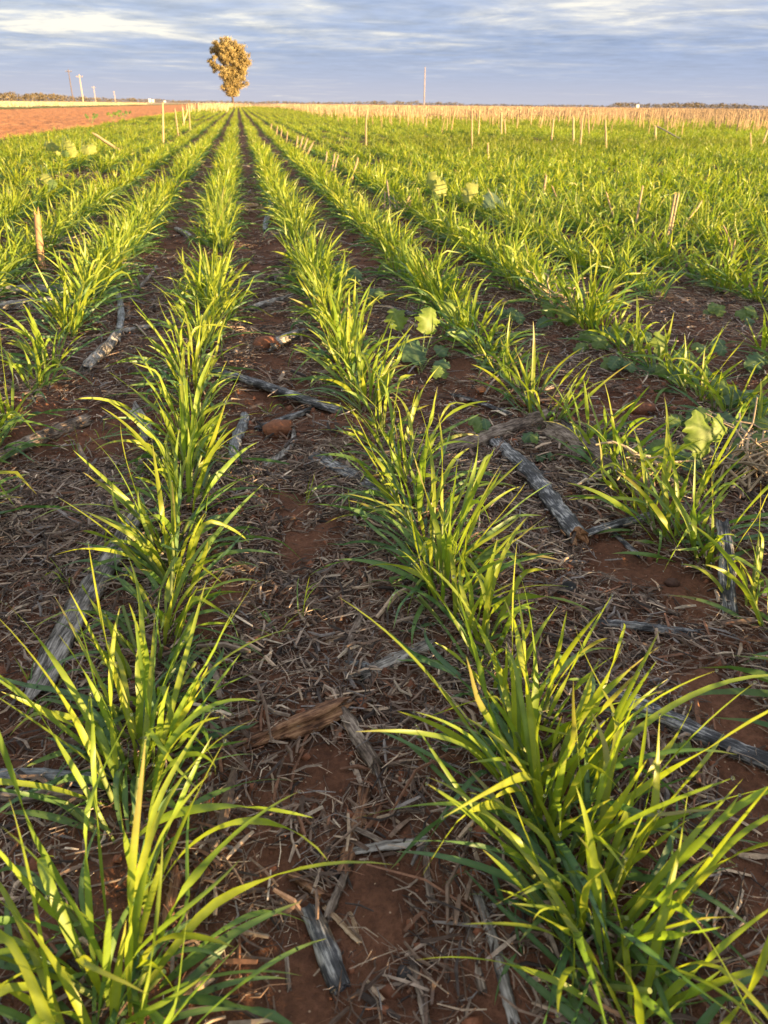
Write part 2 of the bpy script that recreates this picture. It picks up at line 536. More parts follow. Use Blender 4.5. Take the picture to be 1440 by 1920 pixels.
for k in range(KMIN, 40):
    X = ROW_A + k * SP
    y = far_from.get(k, 0.45)
    while y < 9.0:
        y += .062 + random.random() * .05
        if not in_frame(X, y): continue
        g = gap_noise(X, y)
        near = math.hypot(X, y)
        # the sparse weedy stretch on the right of the photograph
        u, v = pix(np.array([X, y, 0.0]))
        sparse = u > 980 and 560 < v < 1100
        if random.random() < (0.08 if sparse else 0.0) or (g < .36 and random.random() < .7): continue
        sz = (.86 + random.random() * .28) * (0.8 if sparse and random.random() < .5 else 1.0) * (.85 + .35 * g)
        plants.append((k, X + random.gauss(0, .014), y, sz, int((18 + random.random() * 14) * (.8 if sparse else 1))))
plants.sort(key=lambda p: p[1] ** 2 + p[2] ** 2 + H * H)
things, rest = plants[:300], plants[300:]
NEAR_PARTS = 30
row_count = {}
tip_pts = []
M_hw = {}
for idx, (k, X, Y, sz, nb) in enumerate(sorted(things, key=lambda p: (p[0], p[2]))):
    nb = int(nb * 1.65)
    order = row_count.get(k, 0); row_count[k] = order + 1
    rg = np.random.default_rng(1000 + idx)
    dist = math.sqrt(X * X + Y * Y + H * H)
    z = float(ground_h(X, Y))
    p, col, erect = wheat_blades(nb, rg, sz)
    far_k = float(np.clip((dist - .6) / 1.2, 0, 1))
    nb_ = nb
    p['W'] = p['W'] * (.78 + .2 * far_k); p['L'] = p['L'] * (.93 - .09 * far_k) * np.where(erect, 1.0, .80 + .2 * far_k)
    look = "leafy" if nb >= 40 else ("bushy" if nb >= 32 else ("thin" if nb < 23 else "small"))
    rn = row_name(k)
    if order < 10:
        label = f"{look} wheat plant, {ORD[order]} from the near end, {rn}"
    else:
        far = "middle" if dist < 3.6 else "further"
        label = f"{look} wheat plant, {far} stretch of the {rn}"
    if dist < 1.75:
        root = empty("wheat_plant", (X, Y, z - .004))
        tag(root, label, "wheat plant", G_WHEAT)
        v, t, pos, nn = blade_arrays(**p, K=14, M=3)
        cc = shade_col(col, t, 3, rg).reshape(len(col), -1, 3)
        ff = blade_faces(1, 14, 3)
        for i in range(nb):
            mb = MB(); mb.add(v[i], ff, cc[i]); mb.build("leaf_blade", M_WHEAT, root)
        for i in range(0, nb, 7):
            st = MB()
            a = p['az'][i]; e = max(p['e0'][i], R(55)); q = p['base'][i]
            l = .03 + rg.random() * .035
            tube(st, [q, q + np.array([math.cos(a) * math.cos(e), math.sin(a) * math.cos(e), math.sin(e)]) * l], [.0022, .0016], (.24, .30, .10), 6)
            st.build("stem", M_WHEAT, root)
        # dew: beads along the wet lower leaves and one at many tips
        dw = MB()
        ico_v = np.array([[0, 0, 1], [.894, 0, .447], [.276, .851, .447], [-.724, .526, .447], [-.724, -.526, .447], [.276, -.851, .447], [.724, .526, -.447], [-.276, .851, -.447], [-.894, 0, -.447], [-.276, -.851, -.447], [.724, -.526, -.447], [0, 0, -1]])
        ico_f = np.array([[0, 1, 2], [0, 2, 3], [0, 3, 4], [0, 4, 5], [0, 5, 1], [1, 6, 2], [2, 7, 3], [3, 8, 4], [4, 9, 5], [5, 10, 1], [6, 7, 2], [7, 8, 3], [8, 9, 4], [9, 10, 5], [10, 6, 1], [11, 7, 6], [11, 8, 7], [11, 9, 8], [11, 10, 9], [11, 6, 10]])
        for i in range(nb):
            if erect[i]:
                if rg.random() < .45: dw.add(ico_v * (.0009 + rg.random() * .0005) + v[i, -1, 1], ico_f, (1, 1, 1))
            else:
                for _ in range(rg.integers(4, 16)):
                    kk = rg.integers(3, 13); ee = rg.choice([0, 2]); w = rg.random() * .9
                    q = v[i, kk, 1] * (1 - w) + v[i, kk, ee] * w + nn[i, kk] * .0004
                    dw.add(ico_v * (.00035 + rg.random() ** 2 * .0007) + q, ico_f, (1, 1, 1))
        if dw.n:
            tag(dw.build("dew_drops", M_DEW, root), kind="stuff")
    else:
        mb = MB()
        K, M_ = (9, 3) if dist < 3 else (7, 3)
        add_blades(mb, p, col, K, M_, rg)
        o = mb.build("wheat_plant", M_WHEAT, loc=(X, Y, z - .004))
        tag(o, label, "wheat plant", G_WHEAT)

# the rest of the crop: too many to count
crop = MB()


def crop_batch(pos, nb, K, M, wide, rg, zoff=0.0, hscale=1.0):
    n = len(pos) * nb
    p, col, er = wheat_blades(n, rg, 1.0, .026, .055)
    b3 = np.repeat(pos[:, :3], nb, 0)
    sz = np.repeat(pos[:, 3], nb) * hscale
    p['base'] = p['base'] + b3; p['L'] = p['L'] * sz; p['W'] = p['W'] * wide
    patch = fbm(b3[:, 0] * .35, b3[:, 1] * .35, 41, 2)[:, None]
    col = col * (.62 + .76 * patch)
    v, t, ps, nn = blade_arrays(**p, K=K, M=M)
    crop.add(v, blade_faces(n, K, M), shade_col(col, t, M, rg))


rp = np.array([(x, y, 0, s) for (_, x, y, s, _) in rest])
rp[:, 2] = ground_h(rp[:, 0], rp[:, 1]) - .004
crop_batch(rp, 34, 6, 2, 1.1, rng, hscale=.82)
# the rows go on beside and behind the viewer
bk = []
for k in range(-8, 23):
    X = ROW_A + k * SP
    for Y in np.arange(-5.0, 7.0, .095):
        if in_frame(X, Y, 30) or (Y > -.2 and math.hypot(X, Y) < .3): continue
        bk.append((X + random.gauss(0, .015), Y, -.004, .9 + random.random() * .25))
bk = np.array(bk); bk[:, 2] += ground_h(bk[:, 0], bk[:, 1])
crop_batch(bk, 26, 5, 2, 1.05, rng, hscale=.92)


def row_points(y0, y1, step, xlim):
    out = []
    for k in range(KMIN, KMAX):
        X = ROW_A + k * SP
        if X > xlim(y1): continue
        ys_ = np.arange(y0, y1, step)
        if X > 2:
            ys_ = ys_[ys_ > (X - 2.2) / math.tan(R(38)) ]
        if X < -1: ys_ = ys_[ys_ > (-X - 1.0) / math.tan(R(17.5))]
        if not len(ys_): continue
        ys_ = ys_ + (rng.random(len(ys_)) - .5) * step
        g = fbm(np.full(len(ys_), X * .9), ys_ * .9, 77, 3)
        keep = (g > .33) | (rng.random(len(ys_)) < .4)
        ys_, g = ys_[keep], g[keep]
        keep = ys_ < xlim_y(X)
        ys_, g = ys_[keep], g[keep]
        xx = X + rng.normal(0, .02, len(ys_))
        out.append(np.stack([xx, ys_, ground_h(xx, ys_), (.86 + rng.random(len(ys_)) * .25) * (.40 + 1.15 * g)], -1))
    return np.concatenate(out)


def xlim_y(X):          # how far the green reaches along a row
    return 145.0 if X < 6 else max(48.0, 145 - (X - 6) * 12)


crop_batch(row_points(9.0, 16, .095, lambda y: y * .85 + 2), 30, 4, 2, 1.05, rng, hscale=.70)
crop_batch(row_points(16, 30, .12, lambda y: y * .85 + 2), 26, 3, 2, 1.2, rng, hscale=.64)
crop_batch(row_points(30, 60, .17, lambda y: y * .85 + 2), 16, 2, 2, 1.9, rng, hscale=.64)
crop_batch(row_points(60, 145, .3, lambda y: y * .85 + 2), 8, 2, 2, 4.4, rng, hscale=.72)
tag(crop.build("wheat_crop", M_WHEAT), kind="stuff")

# ------------------------------------------------------------------ litter on the soil
BARE = [(700, 1685, 95), (620, 1440, 60), (545, 950, 70), (500, 600, 55), (1150, 1060, 90), (1270, 1110, 80), (1340, 1320, 90), (1240, 960, 60), (500, 470, 40), (560, 1830, 70), (1390, 1480, 60), (1380, 1370, 60), (560, 1030, 70), (380, 1180, 50), (620, 1000, 50), (510, 680, 45), (540, 1640, 40), (860, 690, 60), (930, 1890, 60), (420, 1130, 40)]
BARE = [(u, v, r * .8) for (u, v, r) in BARE]
bare_pts = []
for (u, v, r) in BARE:
    q = P(u, v); bare_pts.append((q[0], q[1], r * depth(q) / F_PX))


LUSH = [(600, 1560, 110), (760, 1440, 110), (700, 1320, 110), (850, 1800, 120), (900, 1660, 70), (600, 1240, 90), (690, 1180, 90), (120, 960, 140), (90, 1120, 120), (480, 1320, 60), (430, 1480, 90), (400, 1640, 90), (500, 1760, 80),
        (740, 1880, 110), (1350, 1400, 80), (1000, 930, 80), (640, 920, 80), (560, 1100, 100), (1250, 1220, 100), (300, 1800, 60), (1300, 1780, 120), (480, 850, 70), (650, 1460, 90)]
lush_pts = []
for (u, v, r) in LUSH:
    q = P(u, v); lush_pts.append((q[0], q[1], r * depth(q) / F_PX))


def litter_density(x, y):
    d = fbm(x * 3.2, y * 3.2, 55, 3)
    w = np.clip((d - .25) / .2, 0.22, 1)
    for (bx, by, br) in lush_pts:
        w = np.maximum(w, np.clip(1.5 - np.sqrt((x - bx) ** 2 + ((y - by) * .7) ** 2) / br, 0, 1))
    for (bx, by, br) in bare_pts:
        r = np.sqrt((x - bx) ** 2 + ((y - by) * .6) ** 2) / br
        w = w * np.clip((r - .55) / .5, .05, 1)
    return w


def scatter(n, y0, y1):
    out = []
    while sum(len(o) for o in out) < n:
        y = np.sqrt(y0 * y0 + rng.random(n) * (y1 * y1 - y0 * y0))
        x = (rng.random(n) * (1.28 * y + .9)) - (.42 * y + .45)
        k = rng.random(n) < litter_density(x, y)
        out.append(np.stack([x[k], y[k]], -1))
    return np.concatenate(out)[:n]


LCOL = np.array([[.17, .115, .085], [.27, .205, .16], [.10, .066, .05], [.045, .034, .03], [.38, .28, .20], [.18, .09, .055], [.19, .165, .155], [.52, .42, .32]])
LW = np.array([.23, .17, .18, .15, .09, .09, .06, .03])


def litter_batch(mb, xy, lmin, lmax, wmin, wmax, lift, rg):
    n = len(xy)
    L = lmin + rg.random(n) ** 2.2 * (lmax - lmin); W = (wmin + rg.random(n) ** 3 * (wmax * 1.15 - wmin)) * np.clip(L / .02, .6, 1.3)
    a = rg.random(n) * np.pi * 2; tilt = rg.normal(0, .13, n)
    d = np.stack([np.cos(a) * np.cos(tilt), np.sin(a) * np.cos(tilt), np.sin(tilt)], -1)
    s = np.stack([-np.sin(a), np.cos(a), rg.normal(0, .5, n)], -1); s /= np.linalg.norm(s, axis=1)[:, None]
    u = np.cross(d, s); u *= np.sign(u[:, 2:3] + 1e-9)
    c = np.stack([xy[:, 0], xy[:, 1], ground_h(xy[:, 0], xy[:, 1]) + W * .25 + rg.random(n) ** 2 * lift + np.abs(np.sin(tilt)) * L * .35], -1)
    bow = s * (rg.normal(0, .09, n) * L)[:, None] + u * (rg.random(n) * .06 * L)[:, None]
    V = []
    for t, wf in ((-.5, .75), (0, 1.0), (.5, .6)):
        o = c + d * (L * t)[:, None] + (bow if t == 0 else 0)
        w = (W * wf)[:, None]
        V += [o - s * w * .5 - u * w * .12, o + u * w * .28, o + s * w * .5 - u * w * .12]
    V = np.stack(V, 1)
    b0 = (np.arange(n) * 9)[:, None]
    q = []
    for r in (0, 3):
        for (i, j) in ((0, 1), (1, 2), (2, 0)):
            q.append(np.array([r + i, r + j, r + 3 + j, r + 3 + i]))
    f = (b0[:, None, :] + np.stack(q)[None]).reshape(-1, 4)
    col = LCOL[rg.choice(len(LCOL), n, p=LW)] * (.7 + .6 * rg.random((n, 1)))
    mb.add(V, f, np.repeat(col, 9, 0))
    e = np.stack([b0[:, 0], b0[:, 0] + 1, b0[:, 0] + 2], -1); e2 = e + 6
    mb.f3.append(np.concatenate([e, e2]) + mb.n - n * 9)


lit = MB()
litter_batch(lit, scatter(130000, .15, 1.15), .003, .034, .0006, .0034, .010, rng)
litter_batch(lit, scatter(130000, .8, 2.6), .005, .040, .0008, .0034, .011, rng)
litter_batch(lit, scatter(45000, 2.4, 6.5), .012, .08, .0018, .0055, .016, rng)
litter_batch(lit, scatter(10000, 6, 14), .03, .16, .004, .011, .02, rng)
litter_batch(lit, scatter(2600, .2, 2.8), .03, .085, .002, .0065, .014, rng)
tag(lit.build("straw_litter", M_LITTER, smooth=False), kind="stuff")

# crumbs of soil
crumb = MB()
xy = np.concatenate([scatter(9000, .15, 1.4), scatter(9000, 1.2, 4)])
rr = .0012 + rng.random(len(xy)) ** 4 * .007
tv = np.array([[1, 0, -.5], [-.5, .87, -.5], [-.5, -.87, -.5], [.1, .05, .8], [.5, .8, .25], [-.95, .1, .2], [.45, -.8, .2]])
tf = np.array([[3, 4, 5], [3, 5, 6], [3, 6, 4], [4, 1, 5], [5, 2, 6], [6, 0, 4], [4, 0, 1], [5, 1, 2], [6, 2, 0]])
ang = rng.random(len(xy)) * 6.28
ca, sa = np.cos(ang)[:, None], np.sin(ang)[:, None]
jit = 1 + rng.normal(0, .18, (len(xy), 7, 3))
vv = tv[None] * jit
vx = vv[..., 0] * ca - vv[..., 1] * sa; vy = vv[..., 0] * sa + vv[..., 1] * ca
ctr = np.stack([xy[:, 0], xy[:, 1], ground_h(xy[:, 0], xy[:, 1]) + rr * .25], -1)
vv = np.stack([vx, vy, vv[..., 2]], -1) * rr[:, None, None] + ctr[:, None]
ff = (np.arange(len(xy)) * 7)[:, None, None] + tf[None]
crumb.add(vv, ff.reshape(-1, 3), np.repeat(np.array([.19, .075, .04]) * (.6 + .8 * rng.random((len(xy), 1))), 7, 0))
tag(crumb.build("soil_crumbs", M_LITTER), kind="stuff")

# ------------------------------------------------------------------ sticks, bark and broken stalks
def stick(name, cat, label, p1, p2, wpx, mat, z=None, bend=0.02, flat=0.8, taper=(0.85, 1, 0.9), jag=0.9, end=None, group=None, hollow=False, z1=None, z2=None, rough_=0.17):
    a = P(*p1); c = P(*p2)
    h1 = float(ground_h(a[0], a[1])); h2 = float(ground_h(c[0], c[1]))
    w = wpx * (depth(a) + depth(c)) / 2 / F_PX
    r = w / 2
    a = P(*p1, (h1 + r * .6) if z1 is None else z1); c = P(*p2, (h2 + r * .6) if z2 is None else z2)
    L = float(np.linalg.norm(c - a))
    rg = np.random.default_rng(abs(hash((p1, p2))) % 100000 if False else int(p1[0] * 7 + p2[1] * 13))
    n, k = 14, max(8, int(L / max(r, .002) * 1.2)); k = min(k, 48)
    t = np.linspace(0, 1, k)
    off1 = bend * L * np.sin(np.pi * t * (1 + rg.random() * .7) + rg.random())
    off2 = bend * .25 * L * np.sin(np.pi * t * 1.3) * t * (1 - t)
    prof = np.interp(t, [0, .5, 1], taper) * (1 + rg.normal(0, .045, k))
    th = np.arange(n) * 2 * np.pi / n
    ridge = 1 + rg.normal(0, rough_, n)[None, :] + rg.normal(0, rough_ * .45, (k, n))
    rad = r * prof[:, None] * ridge
    ends = np.zeros((k, n))
    ends[0] = -rg.random(n) * r * jag * 2; ends[-1] = rg.random(n) * r * jag * 2
    V = np.stack([(t * L)[:, None] + ends, off1[:, None] + rad * np.cos(th), off2[:, None] + rad * np.sin(th) * flat], -1)
    i = (np.arange(k - 1) * n)[:, None]; j = np.arange(n)[None]; j2 = (j + 1) % n
    f = np.stack([i + j, i + j2, i + j2 + n, i + j + n], -1).reshape(-1, 4)
    mb = MB(); mb.add(V.reshape(-1, 3), f, (1, 1, 1))

    def cap(mbx, ring, inward):
        ctr = V[ring].mean(0); ctr[0] += inward
        inner = V[ring] * .45 + ctr * .55; inner[:, 0] += inward * .5 + rg.normal(0, r * .2, n)
        vv = np.concatenate([V[ring], inner, ctr[None]])
        mbx.add(vv, [[q, (q + 1) % n, n + (q + 1) % n, n + q] for q in range(n)], (1, 1, 1))
        mbx.add(vv, [[n + q, n + (q + 1) % n, 2 * n] for q in range(n)], (1, 1, 1))
    me_a, me_b = MB(), MB()
    cap(me_a if end in ('a', 'both') else mb, 0, r * .35)
    cap(me_b if end in ('b', 'both') else mb, k - 1, -r * .35)
    for e0, sg, mbe in ((0, -1, me_a), (k - 1, 1, me_b)):        # a ragged collar where the skin has broken away
        if not mbe.n: continue
        for q in range(7):
            w_ = rg.random() * 2 * np.pi; rr_ = r * (.3 + .6 * rg.random())
            b0 = np.array([t[e0] * L - sg * r * .6, off1[e0] + rr_ * math.cos(w_), off2[e0] + rr_ * math.sin(w_) * flat])
            tube(mbe, [b0, b0 + np.array([sg * r * (.8 + rg.random() * 1.6), rg.normal(0, r * .15), rg.normal(0, r * .15)])], [r * .22, r * .06], (1, 1, 1), 5)
    X = (c - a) / L; Z = np.array([0, 0, 1.0]); Yv = np.cross(Z, X); Yv /= np.linalg.norm(Yv); Zv = np.cross(X, Yv)
    o = mb.build(name, WOOD[mat])
    o.matrix_world = Matrix(((X[0], Yv[0], Zv[0], a[0]), (X[1], Yv[1], Zv[1], a[1]), (X[2], Yv[2], Zv[2], a[2]), (0, 0, 0, 1)))
    for mbe in (me_a, me_b):
        if mbe.n: mbe.build("broken_end", M_END, o)
    tag(o, label, cat, group)
    return o


G_ST = "broken stalks and sticks lying between the rows"


def st(label, *a, name="fallen_stalk", cat="stalk", **kw):
    return stick(name, cat, label, *a, group=G_ST, **kw)


st("thick grey charred stalk slanting across the soil beside the third-row tuft", (925, 828), (1085, 995), 36, 'char', end='both', bend=.025)
st("short charred stalk with orange splintered tip touching the thick grey one", (1095, 1003), (1218, 966), 20, 'char', end='b')
st("thin dark stalk running behind the thick grey charred one", (995, 884), (1135, 917), 15, 'char')
st("dark fibrous stalk half buried behind the yellow lobed weed", (1032, 812), (1205, 915), 36, 'fibre', jag=1.4, rough_=.25)
st("second dark stalk lying alongside the fibrous half buried one", (1062, 800), (1150, 866), 22, 'char')
st("black charred stalk standing askew under a wheat tuft at the frame edge", (1352, 985), (1374, 1148), 28, 'char', z1=.05)
st("flat black stick lying on bare soil above the big wheat clump", (1112, 1168), (1300, 1184), 19, 'char')
st("long black charred stalk running out of frame past the wheat clump", (1120, 1296), (1480, 1440), 34, 'char', bend=.02)
st("short grey charred chunk with square ends on bare red soil", (578, 1706), (640, 1850), 42, 'char', flat=.55, jag=.15, name="wood_chunk", cat="wood chunk", rough_=.1)
st("reddish brown rotten wood chunk lying in the middle furrow", (487, 1385), (622, 1328), 52, 'brown', flat=.6, jag=1.0, name="wood_chunk", cat="wood chunk", rough_=.24, taper=(.45, 1, .9))
st("ribbed brown stalk piece in the middle furrow above the bare patch", (682, 1478), (652, 1625), 26, 'brown', flat=.5)
st("broken lower length of the ribbed brown stalk, grey and flaking", (650, 1625), (620, 1710), 18, 'fibre', jag=1.3)
st("slim brown stick beside the bare soil patch", (788, 1508), (812, 1690), 13, 'fibre')
st("curved grey bark sliver between the ribbed stalk and the slim stick", (668, 1596), (790, 1574), 20, 'grey', flat=.4)
st("thin brown twig crossing above the bare soil patch", (668, 1556), (735, 1588), 11, 'fibre')
st("smooth blue-grey charred log behind the front clump of the field-side row", (-30, 1456), (190, 1462), 30, 'blue')
st("fibrous brown stalk lying under the blue-grey log", (-30, 1500), (170, 1484), 30, 'fibre', jag=1.5, rough_=.25)
st("big weathered grey log lying behind the near wheat row", (92, 1268), (238, 985), 48, 'grey', rough_=.22, jag=1.3, flat=.6)
st("brownish dry stalk with orange broken end near the frame edge", (-10, 862), (150, 792), 30, 'fibre', end='b')
st("bent grey stick end between the two field-side rows", (163, 692), (212, 632), 26, 'grey', jag=1.0)
st("slender grey stick standing off the bent grey one", (217, 545), (221, 640), 13, 'blue')
st("thin grey twig lying across towards the first row", (214, 624), (310, 608), 11, 'grey')
st("upper of two grey stalks beside a standing brown stub", (-20, 549), (112, 543), 24, 'grey')
st("lower of two grey stalks beside a standing brown stub", (-20, 578), (130, 560), 22, 'grey', rough_=.2)
st("short blue-grey stick upright between the two nearest rows", (437, 872), (455, 780), 20, 'blue', jag=.3)
st("pale tapered stick end below the short blue-grey one", (425, 918), (436, 876), 14, 'fibre', taper=(.4, 1, 1))
st("black charred stalk crossing the furrow into the next row", (412, 700), (640, 768), 21, 'char', jag=1.2)
st("black stick splitting off below the long charred stalk", (488, 803), (584, 766), 15, 'char')
st("thin curved grey stick in the middle furrow", (545, 797), (488, 895), 12, 'grey', bend=.08)
st("dark fibrous stalk poking out under the first row", (598, 864), (735, 930), 24, 'char', jag=1.4)
st("light grey weathered chip in the middle furrow", (513, 646), (562, 622), 26, 'grey', flat=.5, name="wood_chip", cat="wood chip", jag=1.2)
st("second weathered grey chip beyond the first in the middle furrow", (470, 578), (540, 558), 18, 'grey', flat=.5, name="wood_chip", cat="wood chip", jag=1.2)
st("grey stick lying behind the standing brown stub", (82, 466), (152, 455), 18, 'grey', end='a')
st("thin grey twig leaning between field-side rows", (133, 394), (172, 432), 8, 'grey', z1=.06)
st("orange sunlit straw stalk lying across the middle furrow", (398, 379), (484, 386), 10, 'tan', z1=.03, z2=.03)
st("short grey stick pointing down the middle furrow", (500, 378), (505, 432), 9, 'blue')
st("shredded brown stalk base beside the thick grey charred one", (876, 838), (1010, 788), 34, 'fibre', jag=2.0, rough_=.3)
st("pale grey splintered stalk piece in the middle furrow", (690, 1262), (795, 1212), 26, 'grey', flat=.5, jag=1.6)
st("blue-grey short stalk tucked beside the splintered piece", (655, 1240), (705, 1256), 14, 'blue')
st("split brown straw standing on edge in the middle furrow", (650, 1218), (682, 1142), 20, 'fibre', jag=1.2)
st("small pale straw tube lying on the red soil", (616, 1204), (640, 1198), 9, 'tan')
st("pale brown chip at the bottom of the middle furrow", (315, 1905), (388, 1832), 26, 'tan', flat=.5, jag=.3, name="wood_chip", cat="wood chip")
st("flat brown bark chip beside the charred chunk", (548, 1640), (598, 1674), 22, 'brown', flat=.4, name="wood_chip", cat="wood chip")
st("dark twig behind the two yellow weed leaves", (716, 574), (805, 596), 9, 'char')
st("dark straight twig on bare soil beyond the third row gap", (850, 740), (960, 775), 9, 'char')
st("slim dark stick lying on bare soil between clumps", (1130, 985), (1200, 1040), 10, 'char')
st("thin brown twig across the soil above the flat black stick", (1125, 1075), (1270, 1150), 11, 'fibre')
st("brown stick under the leaves of the big clump", (1120, 1280), (1200, 1215), 14, 'fibre')
st("thin paired grey straw standing by the charred chunk", (526, 1690), (545, 1850), 10, 'fibre')
st("pale straw joint lying below the bare soil patch", (610, 1705), (672, 1762), 10, 'tan')
st("short pale straw meeting the straw joint", (657, 1716), (672, 1760), 9, 'tan')
st("brown broken stalk at the frame bottom under the wheat leaves", (870, 1720), (905, 1850), 16, 'fibre')
st("flat grey stalk strip running down to the frame bottom", (900, 1690), (965, 1900), 20, 'grey', flat=.4, jag=1.4)
st("brown stalk strip beside the flat grey strip", (770, 1800), (800, 1915), 16, 'fibre')
st("brown stalk length under the front clump of the first row", (330, 1640), (318, 1720), 22, 'brown', flat=.5)
st("grey curled bark under the second-row wheat leaves", (640, 1330), (700, 1420), 30, 'fibre', jag=1.6, rough_=.25)
st("grey stalk behind the first field-side row", (255, 770), (285, 820), 26, 'grey', jag=1.2)
st("grey dead stalk lying under the first field-side row", (330, 430), (360, 445), 12, 'grey')
st("twig forking from the bent grey stick", (240, 600), (285, 500), 7, 'grey')
st("small orange-ended stick by the bent grey one", (218, 622), (238, 620), 10, 'tan')

# standing stubble --------------------------------------------------
G_STUB = "dry stubble stalks standing among the wheat"


def stalk_mesh(rg, L, w, bend=0.0, col=None):
    mb = MB()
    col = np.array([.44, .31, .175]) * (.75 + .4 * rg.random()) if col is None else np.array(col)
    t = np.linspace(0, 1, 7)
    pts = np.stack([bend * L * t * t, rg.normal(0, .004, 7) * L * 3 * t, t * L], -1)
    pts[-1, 2] += 0
    node = np.array([1.1, 1, 1, 1.12, .95, .95, .9])
    tube(mb, pts, w / 2 * node, col, 7)
    # slanted split top: two slivers
    for s in (-1, 1):
        tube(mb, [pts[-1] + np.array([s * w * .2, 0, -w * .1]), pts[-1] + np.array([s * w * .3, 0, w * (.5 + rg.random())])], [w * .2, w * .05], col * 1.1, 5)
    return mb


def standing(label, xb, yb, xt, yt, wpx, zb=0.0, bend=0.0, col=None, name="stubble_stalk", extra=None):
    b_ = P(xb, yb, zb); d = depth(b_)
    r_ = ray(xt, yt); top = CAM + r_ * d
    ax = top - b_; 
    if zb > 0:
        k = b_[2] / max(ax[2], .03); b_ = b_ - ax * min(k, 1.2); ax = top - b_
    L = float(np.linalg.norm(ax)); w = wpx * (1 if wpx > 8 else .65) * d / F_PX
    rg = np.random.default_rng(int(xb * 3 + yb))
    mb = stalk_mesh(rg, L, w, bend, col)
    o = mb.build(name, M_STALK)
    q = Vector(ax).to_track_quat('Z', 'Y')
    o.rotation_mode = 'QUATERNION'; o.rotation_quaternion = q; o.location = b_
    tag(o, label, "stubble stalk", G_STUB)
    return o


standing("thick brown stub stake standing beside grey sticks between field-side rows", 80, 508, 66, 405, 13, 0, col=(.34, .2, .1), bend=-.03)
standing("tall pale stalk standing alone nearest the bare red strip", 306, 258, 305, 195, 5.5, .1)
standing("pale stalk leaning slightly, beside the tall lone one", 333, 244, 328, 206, 4.5, .1)
standing("upright pale stalk crossed by a slanting one", 345, 231, 342, 203, 4.5, .1)
standing("slanting pale stalk crossing the upright one", 344, 230, 352, 206, 3.5, .1)
standing("short upright pale stalk next to the crossed pair", 356, 233, 354, 206, 4, .1)
standing("bent pale stalk curving over in the open crop", 686, 265, 683, 208, 5.5, .1, bend=-.06)
standing("tall straight stalk rising above the crop below the lone pole", 885, 275, 885, 205, 4.5, .1)
standing("short stub low in the crop beside the tall straight stalk", 915, 291, 915, 272, 6, .1)
standing("upright stalk, taller of the pair beyond the tall straight one", 940, 244, 940, 213, 5, .1)
standing("shorter stalk of the pair beyond the tall straight one", 947, 244, 946, 226, 5, .1)
standing("pale stalk leaning a little on its own in the crop", 1035, 253, 1038, 224, 5, .1)
standing("thick upright pale stalk in a loose group of three", 1075, 258, 1075, 221, 6, .1)
standing("slightly leaning stalk in a loose group of three", 1089, 262, 1092, 224, 5.5, .1)
standing("thin stalk behind a loose group of three", 1104, 246, 1103, 214, 5, .1)
standing("single upright stalk just past the group of three", 1136, 268, 1135, 225, 5.5, .1)
standing("short pale stub beside the dark leaning stick", 1229, 250, 1229, 238, 6, .1)
standing("dark grey stick leaning in the crop beside a pale stub", 1256, 250, 1232, 237, 4, .12, col=(.12, .12, .13))
standing("tall pale stalk leaning, first of the close double pair", 1252, 440, 1266, 365, 7, .06)
standing("second stalk of the close double pair, darker edged", 1258, 432, 1272, 366, 7, .06, col=(.38, .29, .18))
standing("single slanting stalk before the close double pair", 1193, 415, 1205, 350, 6, .06)
standing("strongly slanting pale stalk past the double pair", 1290, 414, 1315, 380, 6, .08)
standing("thin brown stalk leaning back in the rows at the frame side", 1373, 470, 1358, 424, 5, .05)
standing("short pale stub next to the thin brown leaning stalk", 1374, 470, 1378, 452, 5, .05)
standing("brown leaning stub by the second-row dry tuft", 661, 332, 671, 298, 6.5, .06)
standing("thin dark stalk standing by a dry tuft", 733, 398, 725, 340, 4.5, .03, col=(.25, .2, .16))
standing("short brown stub beside the thin dark stalk", 721, 388, 722, 360, 5, .03)
standing("pale leaning straw in a dry tuft", 756, 395, 769, 364, 5, .03)
standing("second pale leaning straw in a dry tuft", 762, 395, 777, 368, 4.5, .03)
standing("brown bent stub at the bottom of a dry tuft", 663, 420, 661, 408, 4.5, .03)
for i, (u, lab) in enumerate(((508, "first and shortest"), (519, "second"), (527, "third"), (538, "fourth"))):
    standing(f"{lab} of the short broken stubs lined along the third row", u, 240 + i * 6, u + 1, 233 + i * 5, 4, .1, col=(.27, .19, .125))
for i, (u, v, t_) in enumerate(((556, 272, 253), (563, 276, 254), (570, 279, 257), (578, 284, 264))):
    standing(("pale upright", "pale thick", "brownish", "short tilted")[i] + " stub in the bunch along the row beyond the middle", u, v, u + 2 + i * 2, t_ + 5, 5.5, .08, col=(.31, .22, .14))
for i, (u, v, t_) in enumerate(((610, 312, 280), (622, 320, 284), (627, 318, 286))):
    standing(("grey thin", "tan slanting", "pale slim")[i] + " stub standing before the brown leaning one", u, v, u + (3, 5, 7)[i], t_ + 6, 4.5, .05, col=(.30, .22, .15))
standing("brown stub half hidden by sunlit leaves beyond the two yellow leaves", 1021, 350, 1024, 330, 7, .1)
standing("tan stub leaning over in front of the half hidden brown stub", 1044, 370, 1035, 350, 5, .08)
standing("thin brown stalk standing in dense leaves before the slanting one", 1147, 395, 1138, 363, 5, .06)
standing("short pale stub low among leaves at the frame side", 1408, 272, 1407, 250, 4, .1)
standing("slanting straw stub at the frame edge", 1432, 264, 1440, 244, 5, .1)
standing("tan stalk lying aslant over the field-side leaves", 199, 266, 178, 252, 8, .15)
standing("small bent straw poking from the second field-side row", 10, 520, 11, 470, 4, .0, col=(.5, .47, .4))

